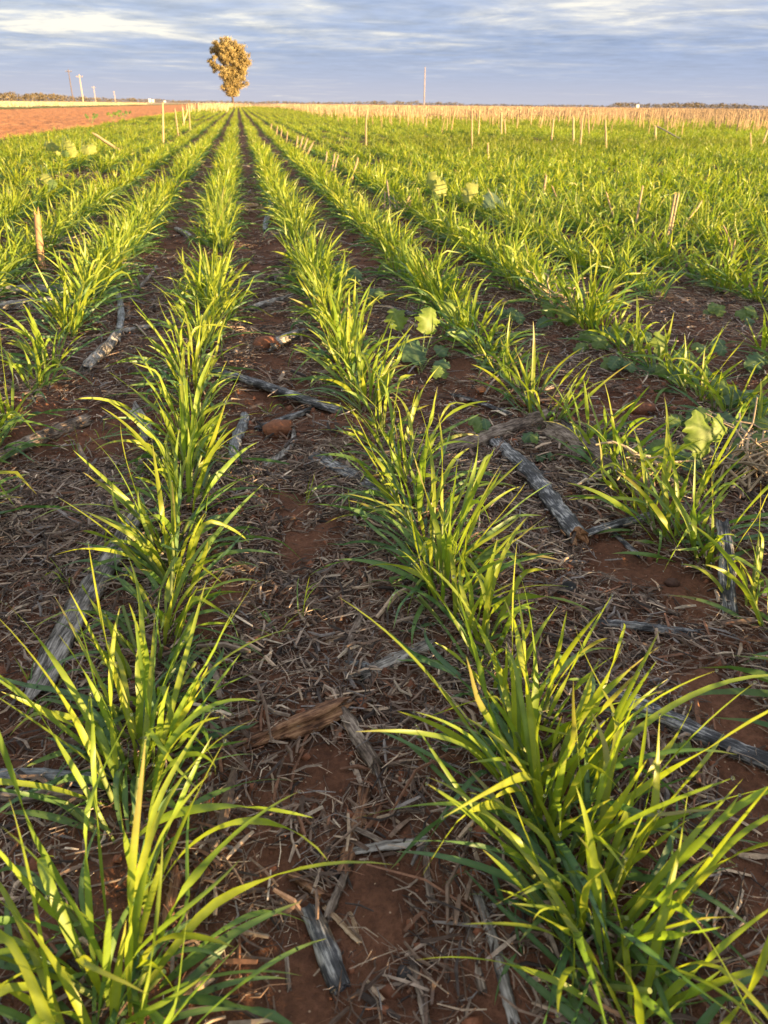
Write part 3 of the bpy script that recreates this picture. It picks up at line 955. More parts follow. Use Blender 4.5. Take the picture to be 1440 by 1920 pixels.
# the stubble of the far right: the 250 that show largest stand alone, the rest is one mass
cand = []
n = 150000
yy = 9 + rng.random(n) ** .8 * 112
xx = -5 + rng.random(n) * (yy * .82 + 8)
th_ = np.degrees(np.arctan2(xx, yy))
dd = np.hypot(xx, yy)
start = np.interp(th_, [-30, -3, -1, 1, 5, 12, 25, 40], [45, 45, 60, 100, 24, 11.5, 10, 10])
pr = np.clip((dd - start) / 34, 0.0, 1) ** 1.7
cl = np.clip((fbm(xx * .8, yy * .25, 99, 3) - .42) * 5, 0, 1)
keep = rng.random(n) < pr * (.10 + .9 * cl) * .85
keep &= (xx > -2.9)
xx, yy, dd = xx[keep], yy[keep], dd[keep]
# snap to rows, between the drills
kx = np.round((xx - ROW_A) / SP - .5) + .5
xx = ROW_A + kx * SP + rng.normal(0, .04, len(xx))
o_ = np.argsort(dd); xx, yy, dd = xx[o_], yy[o_], dd[o_]
variants = []
for i in range(14):
    rg = np.random.default_rng(500 + i)
    me = stalk_mesh(rg, 1.0, .034 + rg.random() * .02, rg.normal(0, .05)).mesh("stubble_stalk"); me.materials.append(M_STALK); variants.append(me)
NI = 240
fr = [i for i in range(len(xx)) if in_frame(xx[i], yy[i], 10)]
for i in fr[:NI]:
    o = bpy.data.objects.new("stubble_stalk", variants[random.randrange(14)]); COL.objects.link(o)
    L = .22 + random.random() * .25
    o.location = (xx[i], yy[i], ground_h(xx[i], yy[i]) - .01)
    o.scale = (L * 1.0, L * 1.0, L)
    o.rotation_euler = (random.gauss(0, .07), random.gauss(0, .09), random.random() * 6.28)
    band = "sparse front" if dd[i] < 24 else ("thickening" if dd[i] < 28 else "dense")
    tag(o, f"sunlit straw-coloured stubble stalk in the {band} part of the far stubble band", "stubble stalk", G_STUB)
stub = MB()
rest_i = np.array(fr[NI:])
bx, by = xx[rest_i], yy[rest_i]
nn_ = len(bx)
Ls = (.16 + rng.random(nn_) * .32); ws = .011 + rng.random(nn_) * .009 + np.hypot(bx, by) * .00006
ln = rng.normal(0, .09, (nn_, 2))
hz = ground_h(bx, by) - .01
colr = np.array([.50, .36, .22]) * (.5 + .75 * rng.random((nn_, 1)))


def prisms(mb, x, y, z, L, w, lean, col):
    n = len(x)
    th = np.arange(4) * np.pi / 2
    ring = np.stack([np.cos(th), np.sin(th)], -1)
    lo = np.stack([x[:, None] + w[:, None] / 2 * ring[:, 0], y[:, None] + w[:, None] / 2 * ring[:, 1], np.repeat(z[:, None], 4, 1)], -1)
    hi = lo + np.stack([lean[:, 0] * L, lean[:, 1] * L, L], -1)[:, None]
    V = np.concatenate([lo, hi], 1)
    q = np.array([[0, 1, 5, 4], [1, 2, 6, 5], [2, 3, 7, 6], [3, 0, 4, 7], [4, 5, 6, 7]])
    mb.add(V, ((np.arange(n) * 8)[:, None, None] + q[None]).reshape(-1, 4), np.repeat(col, 8, 0))


prisms(stub, bx, by, hz, Ls, ws, ln, colr)
# the mown field across the bare strip
n = 16000
yy2 = 25 + rng.random(n) * 150; xx2 = -16.3 - rng.random(n) * (yy2 * .42)
k_ = xx2 > -yy2 * .36 - 4
yy2, xx2 = yy2[k_], xx2[k_]; n = len(xx2)
prisms(stub, xx2, yy2, np.full(n, .02), .14 + rng.random(n) * .22, .02 + rng.random(n) * .02 + yy2 * .0001, rng.normal(0, .15, (n, 2)), np.array([.5, .41, .24]) * (.7 + .5 * rng.random((n, 1))))
# taller dense patch beside the lone tree's row
n = 260
xx3 = rng.uniform(-2.9, -.6, n); yy3 = rng.uniform(44, 120, n)
prisms(stub, xx3, yy3, np.zeros(n), .2 + rng.random(n) * .28, .02 + yy3 * .0002, rng.normal(0, .08, (n, 2)), np.array([.5, .40, .24]) * (.8 + .4 * rng.random((n, 1))))
tag(stub.build("distant_stubble", M_STALK, smooth=False), kind="stuff")

# dry straw tufts ---------------------------------------------------
def straw_tuft(label, u, v, npcs, spread_px, Lr, seed, flatness=.4):
    q = P(u, v); d = depth(q); rg = np.random.default_rng(seed)
    root = empty("straw_tuft", (q[0], q[1], float(ground_h(q[0], q[1]))))
    tag(root, label, "straw tuft", "tufts of dry straw among the rows")
    for i in range(npcs):
        mb = MB()
        a = rg.random() * 6.28; e = rg.random() * flatness + .03; L = Lr[0] + rg.random() * (Lr[1] - Lr[0])
        c = np.array([rg.normal(0, 1), rg.normal(0, 1), 0]) * spread_px * d / F_PX * .5
        c[2] = .006 + rg.random() * .03
        t = np.linspace(-.3, .7, 6)[:, None]
        pts = c + t * L * np.array([math.cos(a) * math.cos(e), math.sin(a) * math.cos(e), math.sin(e)]) + np.array([0, 0, 1]) * (-(t - .2) ** 2 * L * .3 + .02) + rg.normal(0, .003, (6, 3))
        pts[:, 2] = np.maximum(pts[:, 2], .004)
        cc = np.array([.42, .32, .21]) * (.55 + .7 * rg.random())
        tube(mb, pts, (.0011 + rg.random() * .0012) * np.linspace(1.1, .7, 6), cc, 5)
        mb.build("straw", M_STALK, root)


straw_tuft("tangled pile of dry pale straw at the frame edge beside a wheat tuft", 1415, 905, 34, 60, (.06, .2), 3, .7)
straw_tuft("brown dry stems tangled over a small green weed", 1035, 590, 16, 40, (.06, .14), 4, .9)
straw_tuft("grey straw tuft with leaning stubs in the third row", 745, 408, 18, 40, (.06, .13), 5, .9)
straw_tuft("grey straw remains lying between field-side rows", 130, 470, 14, 60, (.06, .15), 6, .3)
straw_tuft("loose straw strewn across the furrow under the orange stalk", 470, 400, 14, 55, (.06, .16), 7, .3)
straw_tuft("fine brown roots on the soil beneath the yellow lobed weed", 1190, 930, 12, 40, (.04, .1), 8, .4)

# clods and stones --------------------------------------------------
def clod(label, u, v, rpx, col, seed):
    q = P(u, v); r = rpx * depth(q) / F_PX; rg = np.random.default_rng(seed)
    nu, nv = 14, 9
    ph = np.linspace(0.02, np.pi - .02, nv)[:, None]; th = np.linspace(0, 2 * np.pi, nu, endpoint=False)[None]
    x = np.sin(ph) * np.cos(th); y = np.sin(ph) * np.sin(th); z = np.cos(ph) + 0 * th
    k = 1 + (fbm(x * 2 + seed, y * 2 + z * 1.7, seed, 3) - .5) * .9
    V = np.stack([x * k * 1.15, y * k, z * k * .72], -1).reshape(-1, 3) * r
    i = (np.arange(nv - 1) * nu)[:, None]; j = np.arange(nu)[None]; j2 = (j + 1) % nu
    f = np.stack([i + j, i + nu + j, i + nu + j2, i + j2], -1).reshape(-1, 4)
    mb = MB(); mb.add(V, f, np.array(col) * (1 + rg.normal(0, .08, (len(V), 1))))
    tag(mb.build("soil_clod", M_LITTER, loc=(q[0], q[1], float(ground_h(q[0], q[1])) + r * .35)), label, "soil clod", "soil clods on the ground")


clod("small orange clod by the dark straight twig", 902, 739, 9, (.32, .13, .06), 1)
clod("bright red clod beside the thick grey charred stalk", 962, 832, 8, (.30, .10, .045), 2)
clod("reddish clod in the weedy gap beyond the yellow lobed weed", 1205, 770, 20, (.17, .07, .04), 3)
clod("black lump of charcoal among leaves of the big clump", 1062, 1118, 18, (.02, .02, .022), 4)
clod("red soil mound in the furrow beside the curved grey stick", 520, 805, 26, (.2, .08, .04), 5)
clod("pale pinkish clod beside the bent grey stick", 183, 636, 8, (.3, .2, .15), 6)
clod("red clod on bare soil near the light grey chip", 498, 655, 22, (.2, .08, .042), 7)
clod("small dark clod on bare soil before the flat black stick", 1258, 1108, 12, (.07, .035, .025), 8)
clod("little orange chip of clay next to the bark chip", 512, 1627, 7, (.32, .11, .05), 9)
clod("brown pebble-like clod near the frame bottom", 760, 1820, 14, (.05, .045, .045), 10)

# ------------------------------------------------------------------ broadleaf weeds
def weed_leaf(mb, base, centre, size, normal, rg, col, lobes=7):
    """a ruffled lobed blade at `centre` (centre of the blade) on a petiole from `base`"""
    n = np.asarray(normal, float); n /= np.linalg.norm(n)
    ax = centre - base; ax = ax - n * (ax @ n)
    if np.linalg.norm(ax) < 1e-4: ax = np.cross(n, [1, .2, 0])
    ax /= np.linalg.norm(ax); sx = np.cross(ax, n)
    nu, nv = 26, 11
    u = np.linspace(0, 1, nu)[:, None]; v = np.linspace(-1, 1, nv)[None]
    ph = rg.random() * 6
    asp = .34 + rg.random() * .12
    hw = size * asp * np.sin(np.pi * np.clip(u * .93 + .05, 0, 1)) ** .62 * (1 + (.19 * np.sin(2.6 * 2 * np.pi * u + ph + 2 * np.sign(v)) + .08 * np.sin(5.7 * 2 * np.pi * u + 2 * ph - np.sign(v))) * np.abs(v) ** 2 + .09 * np.sin(38 * u + ph * np.sign(v)) * np.abs(v) ** 5)
    x = hw * v
    y = (u - .5) * size + .06 * size * np.abs(v) * np.cos(ph)
    z = -.22 * size * (u - .45) ** 2 * 2 - .16 * hw * v * v + .05 * size * np.abs(v) ** 1.5 * np.sin(9 * u + ph * 2 + 1.5 * np.sign(v)) + .035 * size * np.abs(v) ** 3 * np.sin(25 * u + ph + np.sign(v))
    V = centre + x[..., None] * sx + y[..., None] * ax + z[..., None] * n
    c = np.array(col)[None, None] * (.85 + .25 * rg.random((nu, nv, 1)))
    vein = np.exp(-(v / .09) ** 2)[..., None] * .55 + .12 * np.exp(-(np.abs(((u * 5 - np.abs(v) * 1.4) % 1) - .5) / .16) ** 2)[..., None] * (np.abs(v) < .85)[..., None]
    c = c * (1 - vein * .5) + np.array([.30, .36, .14]) * vein * .5
    mb.add(V.reshape(-1, 3), grid_faces(nv, nu), c.reshape(-1, 3))
    s0 = V[0, nv // 2]
    mid = (base + s0) / 2 + np.array([0, 0, .15 * np.linalg.norm(s0 - base)])
    tube(mb, [base, mid, s0, V[3, nv // 2]], [size * .03, size * .026, size * .022, size * .012], (.25, .32, .12), 6)


G_WEED = "broadleaf weeds between the wheat rows"
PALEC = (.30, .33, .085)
LIT, MIDC, DRK = (.165, .235, .04), (.13, .20, .055), (.085, .155, .075)  # weed leaf tones, with sun and shade on the leaves put into the colour


def weed(label, bu, bv, leaves, seed, name="broadleaf_weed", cat="weed", far=False):
    q = P(bu, bv); rg = np.random.default_rng(seed)
    g = float(ground_h(q[0], q[1]))
    root = empty(name, (q[0], q[1], g)); o = np.array([q[0], q[1], g])
    tag(root, label, cat, G_WEED)
    for (u, v, z, sz, col, nx, ny, nz) in leaves:
        c = (CAM + ray(u, v) * depth(o) - o) if far else P(u, v, z) - o
        mb = MB()
        weed_leaf(mb, np.array([rg.normal(0, .003), rg.normal(0, .003), 0]), c, sz * depth(c + o) / F_PX, (nx, ny, nz), rg, col)
        mb.build("leaf", M_WEED, root)


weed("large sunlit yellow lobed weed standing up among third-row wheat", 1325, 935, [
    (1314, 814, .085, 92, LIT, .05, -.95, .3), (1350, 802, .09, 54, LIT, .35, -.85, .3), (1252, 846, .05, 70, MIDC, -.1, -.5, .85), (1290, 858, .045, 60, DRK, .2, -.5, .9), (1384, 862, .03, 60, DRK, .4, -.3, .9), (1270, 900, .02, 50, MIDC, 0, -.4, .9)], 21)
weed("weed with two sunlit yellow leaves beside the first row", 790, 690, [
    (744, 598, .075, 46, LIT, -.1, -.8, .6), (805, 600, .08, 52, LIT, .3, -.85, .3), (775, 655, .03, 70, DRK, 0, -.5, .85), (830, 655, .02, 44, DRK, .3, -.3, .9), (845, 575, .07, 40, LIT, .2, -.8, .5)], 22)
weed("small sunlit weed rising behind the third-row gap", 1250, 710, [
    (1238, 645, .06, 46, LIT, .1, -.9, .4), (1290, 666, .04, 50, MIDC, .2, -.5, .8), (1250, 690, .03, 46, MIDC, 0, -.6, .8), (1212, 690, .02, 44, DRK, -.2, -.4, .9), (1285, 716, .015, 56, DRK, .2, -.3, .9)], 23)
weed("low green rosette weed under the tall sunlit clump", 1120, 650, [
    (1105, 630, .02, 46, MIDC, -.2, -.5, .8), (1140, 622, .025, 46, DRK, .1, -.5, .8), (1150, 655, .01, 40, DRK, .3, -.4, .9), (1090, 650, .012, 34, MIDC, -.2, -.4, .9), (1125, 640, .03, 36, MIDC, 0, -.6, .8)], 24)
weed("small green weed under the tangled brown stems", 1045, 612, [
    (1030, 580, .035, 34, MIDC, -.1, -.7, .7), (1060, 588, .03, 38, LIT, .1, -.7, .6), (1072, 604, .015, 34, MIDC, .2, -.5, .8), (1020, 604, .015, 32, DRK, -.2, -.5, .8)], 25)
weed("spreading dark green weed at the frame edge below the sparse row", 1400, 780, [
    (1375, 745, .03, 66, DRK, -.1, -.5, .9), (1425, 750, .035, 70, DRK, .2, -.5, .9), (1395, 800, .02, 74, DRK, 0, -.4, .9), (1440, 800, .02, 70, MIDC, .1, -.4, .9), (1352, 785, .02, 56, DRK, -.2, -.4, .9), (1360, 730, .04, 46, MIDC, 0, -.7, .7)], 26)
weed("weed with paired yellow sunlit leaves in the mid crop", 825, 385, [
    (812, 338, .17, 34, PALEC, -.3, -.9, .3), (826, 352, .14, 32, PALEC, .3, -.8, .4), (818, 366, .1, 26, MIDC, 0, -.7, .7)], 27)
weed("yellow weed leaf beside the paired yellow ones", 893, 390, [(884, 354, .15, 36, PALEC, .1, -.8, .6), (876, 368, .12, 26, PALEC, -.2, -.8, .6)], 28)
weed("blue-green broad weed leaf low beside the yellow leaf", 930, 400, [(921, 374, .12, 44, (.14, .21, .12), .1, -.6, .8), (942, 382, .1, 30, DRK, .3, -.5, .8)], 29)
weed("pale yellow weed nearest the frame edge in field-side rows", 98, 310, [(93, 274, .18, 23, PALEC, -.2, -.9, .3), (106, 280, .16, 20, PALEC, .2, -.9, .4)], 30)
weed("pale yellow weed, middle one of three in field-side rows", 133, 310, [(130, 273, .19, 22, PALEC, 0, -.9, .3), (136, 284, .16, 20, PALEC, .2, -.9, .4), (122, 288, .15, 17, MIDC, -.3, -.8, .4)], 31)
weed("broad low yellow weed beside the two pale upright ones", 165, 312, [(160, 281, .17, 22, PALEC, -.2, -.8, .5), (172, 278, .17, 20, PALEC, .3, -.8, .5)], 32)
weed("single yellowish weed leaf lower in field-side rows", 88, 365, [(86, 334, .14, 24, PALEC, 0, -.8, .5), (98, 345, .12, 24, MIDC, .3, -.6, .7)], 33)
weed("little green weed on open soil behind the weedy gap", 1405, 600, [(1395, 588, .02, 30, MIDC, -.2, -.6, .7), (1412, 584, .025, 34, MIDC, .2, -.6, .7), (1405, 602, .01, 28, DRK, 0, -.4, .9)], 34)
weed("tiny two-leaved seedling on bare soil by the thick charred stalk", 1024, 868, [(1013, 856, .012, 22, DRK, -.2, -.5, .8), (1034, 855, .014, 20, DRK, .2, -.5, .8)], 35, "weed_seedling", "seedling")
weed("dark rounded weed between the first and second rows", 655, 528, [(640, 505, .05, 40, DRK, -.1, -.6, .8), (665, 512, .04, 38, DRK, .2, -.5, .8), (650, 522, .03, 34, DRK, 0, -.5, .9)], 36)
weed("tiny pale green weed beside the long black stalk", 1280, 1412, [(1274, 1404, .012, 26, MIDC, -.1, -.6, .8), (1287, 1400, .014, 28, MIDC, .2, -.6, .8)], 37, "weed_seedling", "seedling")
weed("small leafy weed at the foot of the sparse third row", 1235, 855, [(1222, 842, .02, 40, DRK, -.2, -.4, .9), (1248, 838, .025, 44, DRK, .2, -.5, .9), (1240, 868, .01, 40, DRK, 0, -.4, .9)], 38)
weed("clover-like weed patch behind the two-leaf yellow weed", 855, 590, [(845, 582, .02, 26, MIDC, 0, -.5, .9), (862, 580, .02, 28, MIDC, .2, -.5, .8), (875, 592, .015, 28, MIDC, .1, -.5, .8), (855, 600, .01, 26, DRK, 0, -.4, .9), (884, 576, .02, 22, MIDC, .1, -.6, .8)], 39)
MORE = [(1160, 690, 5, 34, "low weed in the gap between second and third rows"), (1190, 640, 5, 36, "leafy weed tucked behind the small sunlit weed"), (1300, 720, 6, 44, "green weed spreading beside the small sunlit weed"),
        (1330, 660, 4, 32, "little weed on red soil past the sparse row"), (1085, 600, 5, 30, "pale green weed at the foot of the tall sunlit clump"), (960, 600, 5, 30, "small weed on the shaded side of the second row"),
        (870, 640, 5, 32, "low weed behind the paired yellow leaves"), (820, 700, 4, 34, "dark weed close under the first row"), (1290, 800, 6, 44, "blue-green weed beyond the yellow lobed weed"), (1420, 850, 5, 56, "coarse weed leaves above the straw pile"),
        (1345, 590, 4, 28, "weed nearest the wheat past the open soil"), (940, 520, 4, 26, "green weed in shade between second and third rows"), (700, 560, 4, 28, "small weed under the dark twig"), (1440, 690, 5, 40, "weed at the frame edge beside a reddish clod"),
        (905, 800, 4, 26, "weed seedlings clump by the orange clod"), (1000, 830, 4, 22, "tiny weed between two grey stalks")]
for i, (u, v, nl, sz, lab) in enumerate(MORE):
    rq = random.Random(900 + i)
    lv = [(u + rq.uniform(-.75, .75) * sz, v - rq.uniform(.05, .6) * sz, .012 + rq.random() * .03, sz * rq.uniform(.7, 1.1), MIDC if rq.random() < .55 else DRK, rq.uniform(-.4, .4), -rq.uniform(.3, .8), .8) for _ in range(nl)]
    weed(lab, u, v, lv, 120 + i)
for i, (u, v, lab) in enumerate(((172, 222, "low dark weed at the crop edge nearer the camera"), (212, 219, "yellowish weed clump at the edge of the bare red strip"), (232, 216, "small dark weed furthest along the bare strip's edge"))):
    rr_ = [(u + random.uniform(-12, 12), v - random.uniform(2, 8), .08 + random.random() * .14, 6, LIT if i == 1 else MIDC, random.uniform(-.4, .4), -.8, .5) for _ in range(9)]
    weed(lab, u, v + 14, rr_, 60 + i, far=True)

# tiny grass seedlings in the furrow
for i, (u, v, hgt, lab) in enumerate(((448, 905, .07, "by the pale tapered stick"), (566, 945, .06, "on bare soil in the middle furrow"), (500, 770, .045, "below the long charred stalk"), (148, 845, .06, "next to the brownish dry stalk"),
                                      (190, 815, .05, "between the field-side rows"), (520, 1190, .05, "under a drooping wheat leaf"), (560, 1165, .06, "on red soil in the middle furrow"), (660, 880, .05, "beside the dark fibrous stalk"),
                                      (130, 1090, .06, "beside the big weathered log"), (60, 1290, .06, "below the big weathered log"), (430, 1260, .05, "behind the front clump's long leaf"), (660, 985, .05, "by the gap in the first row"))):
    q = P(u, v); rg = np.random.default_rng(300 + i)
    p, col, er = wheat_blades(6, rg, .32 * hgt / .06, .006, .008)
    p['W'] = p['W'] * .28; p['e0'] = np.maximum(p['e0'], R(55))
    root = empty("grass_seedling", (q[0], q[1], float(ground_h(q[0], q[1])))); tag(root, f"thin grass seedling {lab}", "grass seedling", "tiny grass seedlings on the soil")
    for j in range(6):
        mb = MB(); add_blades(mb, {k_: v_[j:j + 1] for k_, v_ in p.items()}, col[j:j + 1], 6, 3, rg); mb.build("leaf_blade", M_WHEAT, root)

# ------------------------------------------------------------------ the lone gum tree
TD = 205.0
tb = P(437, 198)
tdir = np.array([tb[0], tb[1]]) / np.hypot(tb[0], tb[1])
tx, ty = tdir * TD
px_m = F_PX / (depth(np.array([tx, ty, 6.0])))     # picture pixels per metre there
root = empty("gum_tree", (tx, ty, 0)); tag(root, "lone tall gum tree with orange-lit top-heavy crown standing on the horizon", "tree")
HT = 13.2
U = HT / 1050.0          # units of the outline: trunk base (690,1210), top y=160
rgt = np.random.default_rng(42)


def tp(x, y, dd=0.0):
    return np.array([(x - 690) * U * r0[0] + dd * tdir[0], (x - 690) * U * r0[1] + dd * tdir[1], (1210 - y) * U])


tr = MB()
tube(tr, [tp(690, 1222), tp(694, 1150), tp(690, 1000), tp(700, 820), tp(705, 650), tp(690, 470), tp(680, 330)], [.34, .24, .2, .17, .13, .09, .04], (.10, .07, .055), 9)
tr.build("trunk", M_WOODY, root)
for pts, r_ in (([(698, 860), (640, 760), (520, 650), (360, 540)], .1), ([(704, 660), (600, 560), (500, 380), (440, 270)], .1), ([(702, 760), (790, 640), (900, 480)], .1),
                ([(700, 640), (780, 480), (850, 330)], .08), ([(690, 480), (640, 330), (630, 210)], .07), ([(696, 960), (620, 900), (580, 850)], .06), ([(696, 1000), (780, 900), (830, 800)], .07), ([(704, 680), (660, 640), (690, 560)], .1)):
    mb = MB(); dd_ = rgt.normal(0, .6)
    tube(mb, [tp(x, y, dd_ * i) for i, (x, y) in enumerate(pts)], np.linspace(r_, r_ * .3, len(pts)), (.30, .24, .19), 7)
    mb.build("branch", M_WOODY, root)
CROWN = [(690, 1020, 60, 70), (650, 960, 70, 70), (750, 950, 70, 80), (620, 880, 70, 60), (790, 850, 80, 80), (700, 870, 90, 80), (620, 800, 80, 70), (840, 760, 80, 80), (730, 770, 90, 80), (640, 700, 70, 60),
         (890, 660, 80, 80), (800, 640, 80, 80), (930, 560, 80, 80), (560, 680, 70, 40), (470, 620, 70, 45), (390, 560, 60, 45), (340, 500, 35, 50), (850, 520, 90, 80), (950, 450, 60, 70), (780, 430, 90, 80), (890, 400, 80, 70),
         (690, 400, 80, 70), (600, 440, 70, 60), (580, 380, 70, 60), (500, 300, 70, 60), (430, 320, 45, 40), (380, 360, 40, 40), (460, 250, 50, 45), (640, 270, 80, 70), (620, 205, 50, 40), (720, 240, 80, 60), (800, 300, 80, 60), (840, 290, 40, 40),
         (620, 540, 50, 40), (700, 510, 50, 40), (730, 330, 80, 60), (470, 390, 55, 45), (545, 480, 55, 45), (560, 300, 60, 50), (880, 330, 50, 50), (960, 520, 50, 70), (420, 470, 40, 30), (700, 700, 80, 70), (770, 560, 60, 50), (660, 620, 50, 35)]
cr = MB()
for (x, y, rx, ry) in CROWN:
    nl = int(rx * ry / 3.4)
    nsub = 12
    rdep = 2.4 if y < 800 else 1.3
    cdep = rgt.normal(0, rdep * .55)
    sub = rgt.normal(0, .6, (nsub, 3))
    pick = rgt.integers(0, nsub, nl)
    q = sub[pick] + rgt.normal(0, .28, (nl, 3))
    ctr = np.stack([tp(x + a * rx, y + b_ * ry, cdep + c_ * rx * U) for a, b_, c_ in q])
    ctr = ctr[ctr[:, 2] > 1.75]; nl = len(ctr)
    d1 = rgt.normal(0, 1, (nl, 3)); d1[:, 2] -= .9; d1 /= np.linalg.norm(d1, axis=1)[:, None]
    d2 = np.cross(d1, rgt.normal(0, 1, (nl, 3))); d2 /= np.linalg.norm(d2, axis=1)[:, None]
    l = (.10 + rgt.random(nl) * .13)[:, None]; w = l * .36
    V = np.stack([ctr - d1 * l, ctr + d2 * w, ctr + d1 * l, ctr - d2 * w], 1)
    col = np.array([.41, .32, .14]) * (.65 + .75 * rgt.random((nl, 1)))
    col[rgt.random(nl) < .25] = np.array([.19, .16, .07])
    cr.add(V.reshape(-1, 3), np.arange(nl * 4).reshape(-1, 4), np.repeat(col, 4, 0))
cr.build("crown", M_GUM, root, smooth=False)

# ------------------------------------------------------------------ power poles and the mast
G_POLE = "power poles beyond the bare strip"


def pole(label, u, ytop, ybase, D, col, arm=True, rad=.17, name="power_pole", cat="power pole", group=G_POLE):
    d_ = ray(u, ybase); d_ = np.array([d_[0], d_[1]]) / np.hypot(d_[0], d_[1])
    b_ = np.array([d_[0] * D, d_[1] * D, 0.0])
    dep = depth(b_); r_ = ray(u, ytop); r_ = CAM + r_ * dep
    Ht = r_[2]
    root = empty(name, b_); tag(root, label, cat, group)
    mb = MB(); tube(mb, [[0, 0, -.2], [0, 0, Ht * .5], [0, 0, Ht]], [rad * 1.15, rad, rad * .75], col, 10); mb.build("post", M_WOODY, root)
    if arm:
        mb = MB(); a1 = Ht * .93
        tube(mb, [r0 * -1.1 + [0, 0, a1], r0 * 1.1 + [0, 0, a1]], [.09, .09], col, 6)
        mb.build("crossarm", M_WOODY, root)
        for k in (-1.0, -.35, .35, 1.0):
            mb = MB(); c = r0 * k + np.array([0, 0, a1 + .05]); tube(mb, [c, c + [0, 0, .12], c + [0, 0, .28]], [.05, .09, .05], (.35, .3, .27), 8); mb.build("insulator", M_PAINT, root)
    return root


pole("dark slim power pole, tallest of the line by the far trees", 137, 131, 188, 330, (.13, .10, .09))
pole("pale sunlit power pole with a clear crossarm", 156, 141, 190, 320, (.50, .36, .25))
pole("shorter pale power pole past the one with a clear crossarm", 179, 162, 188, 560, (.46, .35, .27), rad=.2)
pole("smallest faint power pole, last of the line", 216, 171, 188, 820, (.45, .33, .25), rad=.3)
pole("single tall pale pole without crossarm rising over the stubble", 795, 127, 197, 238, (.30, .25, .24), arm=False, rad=.15, group="lone pole")

# distant sheds
def shed(label, u, v, w, h, D):
    d_ = ray(u, v); d_ = np.array([d_[0], d_[1]]) / np.hypot(d_[0], d_[1])
    root = empty("farm_shed", (d_[0] * D, d_[1] * D, 0)); tag(root, label, "shed", "white sheds on the horizon")
    a = r0 * w / 2; bk = tdir[0] * 0 + np.array([d_[0], d_[1], 0]) * w * .7; hz_ = np.array([0, 0, h])
    V = np.array([-a, a, a + bk, -a + bk, -a + hz_, a + hz_, a + bk + hz_, -a + bk + hz_])
    mb = MB(); mb.add(V, [[0, 1, 5, 4], [1, 2, 6, 5], [2, 3, 7, 6], [3, 0, 4, 7]], (.8, .78, .72)); mb.build("wall", M_PAINT, root, smooth=False)
    rdg = np.array([0, 0, h * 1.4]) ; o_ = a * 1.08
    V = np.array([-o_ + hz_, o_ + hz_, o_ + bk + hz_, -o_ + bk + hz_, -o_ + bk / 2 + rdg, o_ + bk / 2 + rdg])
    mb = MB(); mb.add(V, [[0, 1, 5, 4], [2, 3, 4, 5]], (.75, .73, .7)); mb.add(V, [[1, 2, 5], [3, 0, 4]], (.75, .73, .7)); mb.build("roof", M_PAINT, root, smooth=False)


shed("larger white shed in front of the far tree line", 281, 189, 2.6, 2.2, 900)
shed("smaller white shed beside the larger one", 287, 189, 2.2, 2.0, 920)
shed("tiny white shed at the horizon in front of dark bushes", 1196, 199, 2.6, 2.0, 900)
shed("low pale shed a little past the pair", 309, 191, 2.2, 1.2, 930)

# ------------------------------------------------------------------ far woodland
wood = MB()
rw = np.random.default_rng(8)


def bush(mb, cx, cy, w, h, n, col):
    a = rw.normal(0, .42, (n, 3)); a[:, 2] = np.abs(rw.random(n)) ** .8
    ctr = np.stack([cx + a[:, 0] * w, cy + a[:, 1] * w, a[:, 2] * h * (1 - .35 * np.abs(a[:, 0]))], -1)
    d1 = rw.normal(0, 1, (n, 3)); d1 /= np.linalg.norm(d1, axis=1)[:, None]
    d2 = np.cross(d1, rw.normal(0, 1, (n, 3))); d2 /= np.linalg.norm(d2, axis=1)[:, None]
    l = (.05 + .1 * rw.random(n))[:, None] * (w + h) * .5
    V = np.stack([ctr - d1 * l, ctr + d2 * l * .8, ctr + d1 * l, ctr - d2 * l * .8], 1)
    mb.add(V.reshape(-1, 3), np.arange(n * 4).reshape(-1, 4), np.repeat(np.array(col) * (.6 + .7 * rw.random((n, 1))), 4, 0))


us = np.arange(-60, 1500, 2.6)
for u in us:
    if u < 330: hp = np.interp(u, [-60, 100, 200, 330], [12, 11, 7, 5])
    elif u < 640: hp = 4
    elif u < 860: hp = 4.5 + 2 * rw.random()
    elif u < 1150: hp = 3.6
    elif u < 1400: hp = 8
    else: hp = 6
    hp *= .55 + .75 * float(vnoise(u * .09, 3.3, 5)) + .25 * rw.random()
    D = 1000 + rw.random() * 250
    d_ = ray(u + rw.normal(0, 2), 190); d_ = np.array([d_[0], d_[1]]) / np.hypot(d_[0], d_[1])
    hm = hp * D / 1851
    bush(wood, d_[0] * D, d_[1] * D, max(hm * 1.0, 3.5), hm, 60, (.14, .115, .075))
tag(wood.build("far_woodland", M_FAR, smooth=False), kind="stuff")

# ------------------------------------------------------------------ light
SUN_EL, SUN_AZ = R(5.4), R(49)            # azimuth off straight behind, towards +X
sd = np.array([math.sin(SUN_AZ) * math.cos(SUN_EL), -math.cos(SUN_AZ) * math.cos(SUN_EL), math.sin(SUN_EL)])
sl = bpy.data.lights.new("sun", 'SUN'); sl.energy = 5.0; sl.angle = R(0.55); sl.color = (1.0, .68, .32)
so = bpy.data.objects.new("sun", sl); COL.objects.link(so)
so.rotation_mode = 'QUATERNION'; so.rotation_quaternion = Vector(sd).to_track_quat('Z', 'Y')

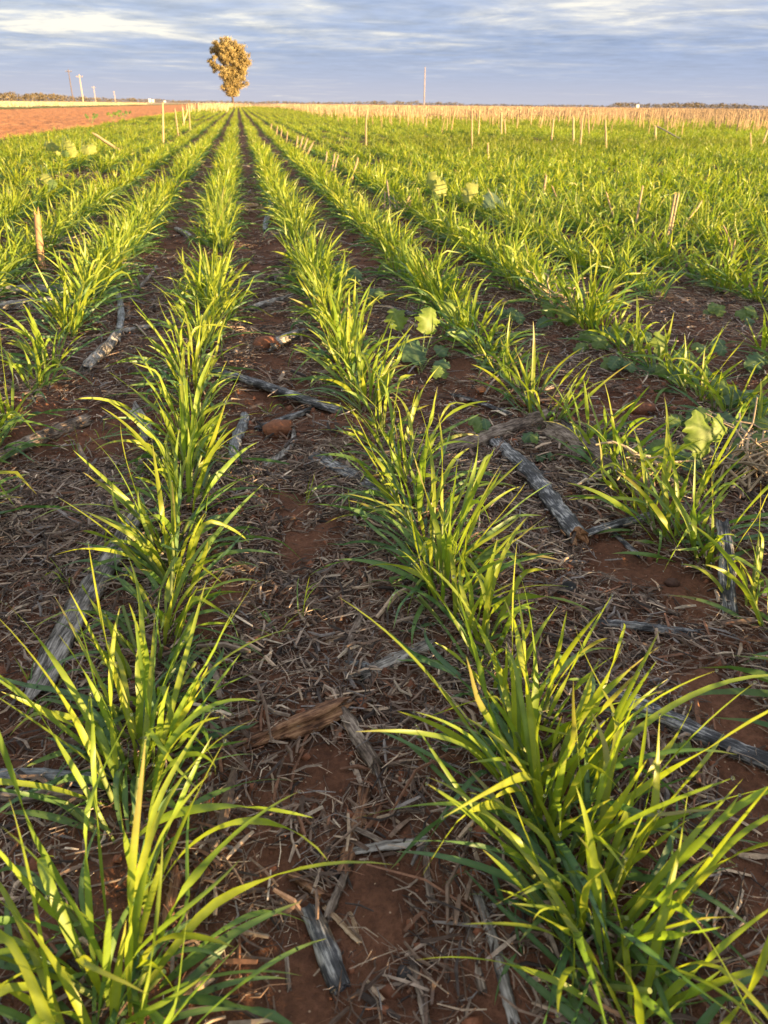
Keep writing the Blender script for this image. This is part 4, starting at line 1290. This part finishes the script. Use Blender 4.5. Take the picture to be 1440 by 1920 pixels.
w = bpy.data.worlds.new("World"); S.world = w; w.use_nodes = True
nt = w.node_tree; nt.nodes.clear()
out = N(nt, "ShaderNodeOutputWorld")
sky = N(nt, "ShaderNodeTexSky", sky_type='NISHITA'); sky.sun_disc = False
sky.sun_elevation = SUN_EL; sky.sun_rotation = math.atan2(sd[0], sd[1]); sky.altitude = 200; sky.dust_density = 1.2
bg1 = N(nt, "ShaderNodeBackground"); bg1.inputs[1].default_value = 0.06
nt.links.new(sky.outputs[0], bg1.inputs[0])
tc = N(nt, "ShaderNodeTexCoord")
sx = N(nt, "ShaderNodeSeparateXYZ"); nt.links.new(tc.outputs["Generated"], sx.inputs[0])


def M2(op, a, b=None, clamp=False):
    n = N(nt, "ShaderNodeMath", operation=op); n.use_clamp = clamp
    for s, x in zip(n.inputs, (a, b)):
        if x is None: continue
        if isinstance(x, (int, float)): s.default_value = x
        else: nt.links.new(x, s)
    return n.outputs[0]


SKYZ = 9.3
zc = M2('ADD', M2('MAXIMUM', sx.outputs[2], 0.0), 0.035)
cx_ = M2('DIVIDE', sx.outputs[0], zc); cy_ = M2('DIVIDE', sx.outputs[1], zc)
cb = N(nt, "ShaderNodeCombineXYZ"); nt.links.new(cx_, cb.inputs[0]); nt.links.new(cy_, cb.inputs[1]); cb.inputs[2].default_value = SKYZ
n1 = noise(nt, cb.outputs[0], 0.8, 7, 0.62); setin(n1, Distortion=0.35)
n2 = noise(nt, cb.outputs[0], 0.16, 3, 0.5)
# layer of cloud: slate blue body, bright broken edges higher up
hi = N(nt, "ShaderNodeMapRange"); setin(hi, From_Min=0.02, From_Max=0.105, To_Min=-0.13, To_Max=0.045); nt.links.new(sx.outputs[2], hi.inputs["Value"])
br = M2('ADD', M2('ADD', M2('MULTIPLY', n1.outputs["Fac"], 0.62), M2('MULTIPLY', n2.outputs["Fac"], 0.38)), hi.outputs[0])
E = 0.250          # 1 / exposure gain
el = ramp(nt, sx.outputs[2], [(0.0, (.58 * E, .60 * E, .72 * E)), (0.03, (.40 * E, .49 * E, .72 * E)), (0.06, (.29 * E, .395 * E, .67 * E)), (0.11, (.36 * E, .44 * E, .68 * E)), (0.22, (.80 * E, .86 * E, 1.0 * E)), (0.7, (.95 * E, 1.0 * E, 1.12 * E))])  # upper stops, above the view, are brightened to lift ambient light on the ground
rb = ramp(nt, br, [(0.41, (0, 0, 0)), (0.49, (.14, .14, .14)), (0.55, (.42, .42, .42)), (0.61, (1, 1, 1))])
n3 = noise(nt, cb.outputs[0], 2.2, 6, 0.65)
mo = N(nt, "ShaderNodeMapRange"); setin(mo, From_Min=0.3, From_Max=0.7, To_Min=0.80, To_Max=1.16); nt.links.new(n3.outputs["Fac"], mo.inputs["Value"])
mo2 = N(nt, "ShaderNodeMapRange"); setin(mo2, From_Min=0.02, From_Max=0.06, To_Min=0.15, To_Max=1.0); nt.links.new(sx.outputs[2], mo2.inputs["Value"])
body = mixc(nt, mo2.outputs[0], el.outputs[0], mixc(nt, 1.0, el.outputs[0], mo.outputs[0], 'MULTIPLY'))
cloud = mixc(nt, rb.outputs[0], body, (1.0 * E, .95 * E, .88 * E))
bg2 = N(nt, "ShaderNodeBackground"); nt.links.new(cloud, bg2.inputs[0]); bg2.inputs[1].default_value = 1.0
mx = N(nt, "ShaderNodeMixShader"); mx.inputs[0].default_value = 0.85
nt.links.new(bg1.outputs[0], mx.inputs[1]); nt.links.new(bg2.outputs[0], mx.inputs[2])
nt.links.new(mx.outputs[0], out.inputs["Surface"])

S.view_settings.view_transform = 'Standard'; S.view_settings.look = 'None'
S.view_settings.exposure = 2.15; S.view_settings.gamma = 1.0
S.render.engine = 'CYCLES'
S.cycles.use_denoising = True
S.cycles.max_bounces = 8; S.cycles.transmission_bounces = 6; S.cycles.transparent_max_bounces = 6
S.cycles.caustics_reflective = False; S.cycles.caustics_refractive = False
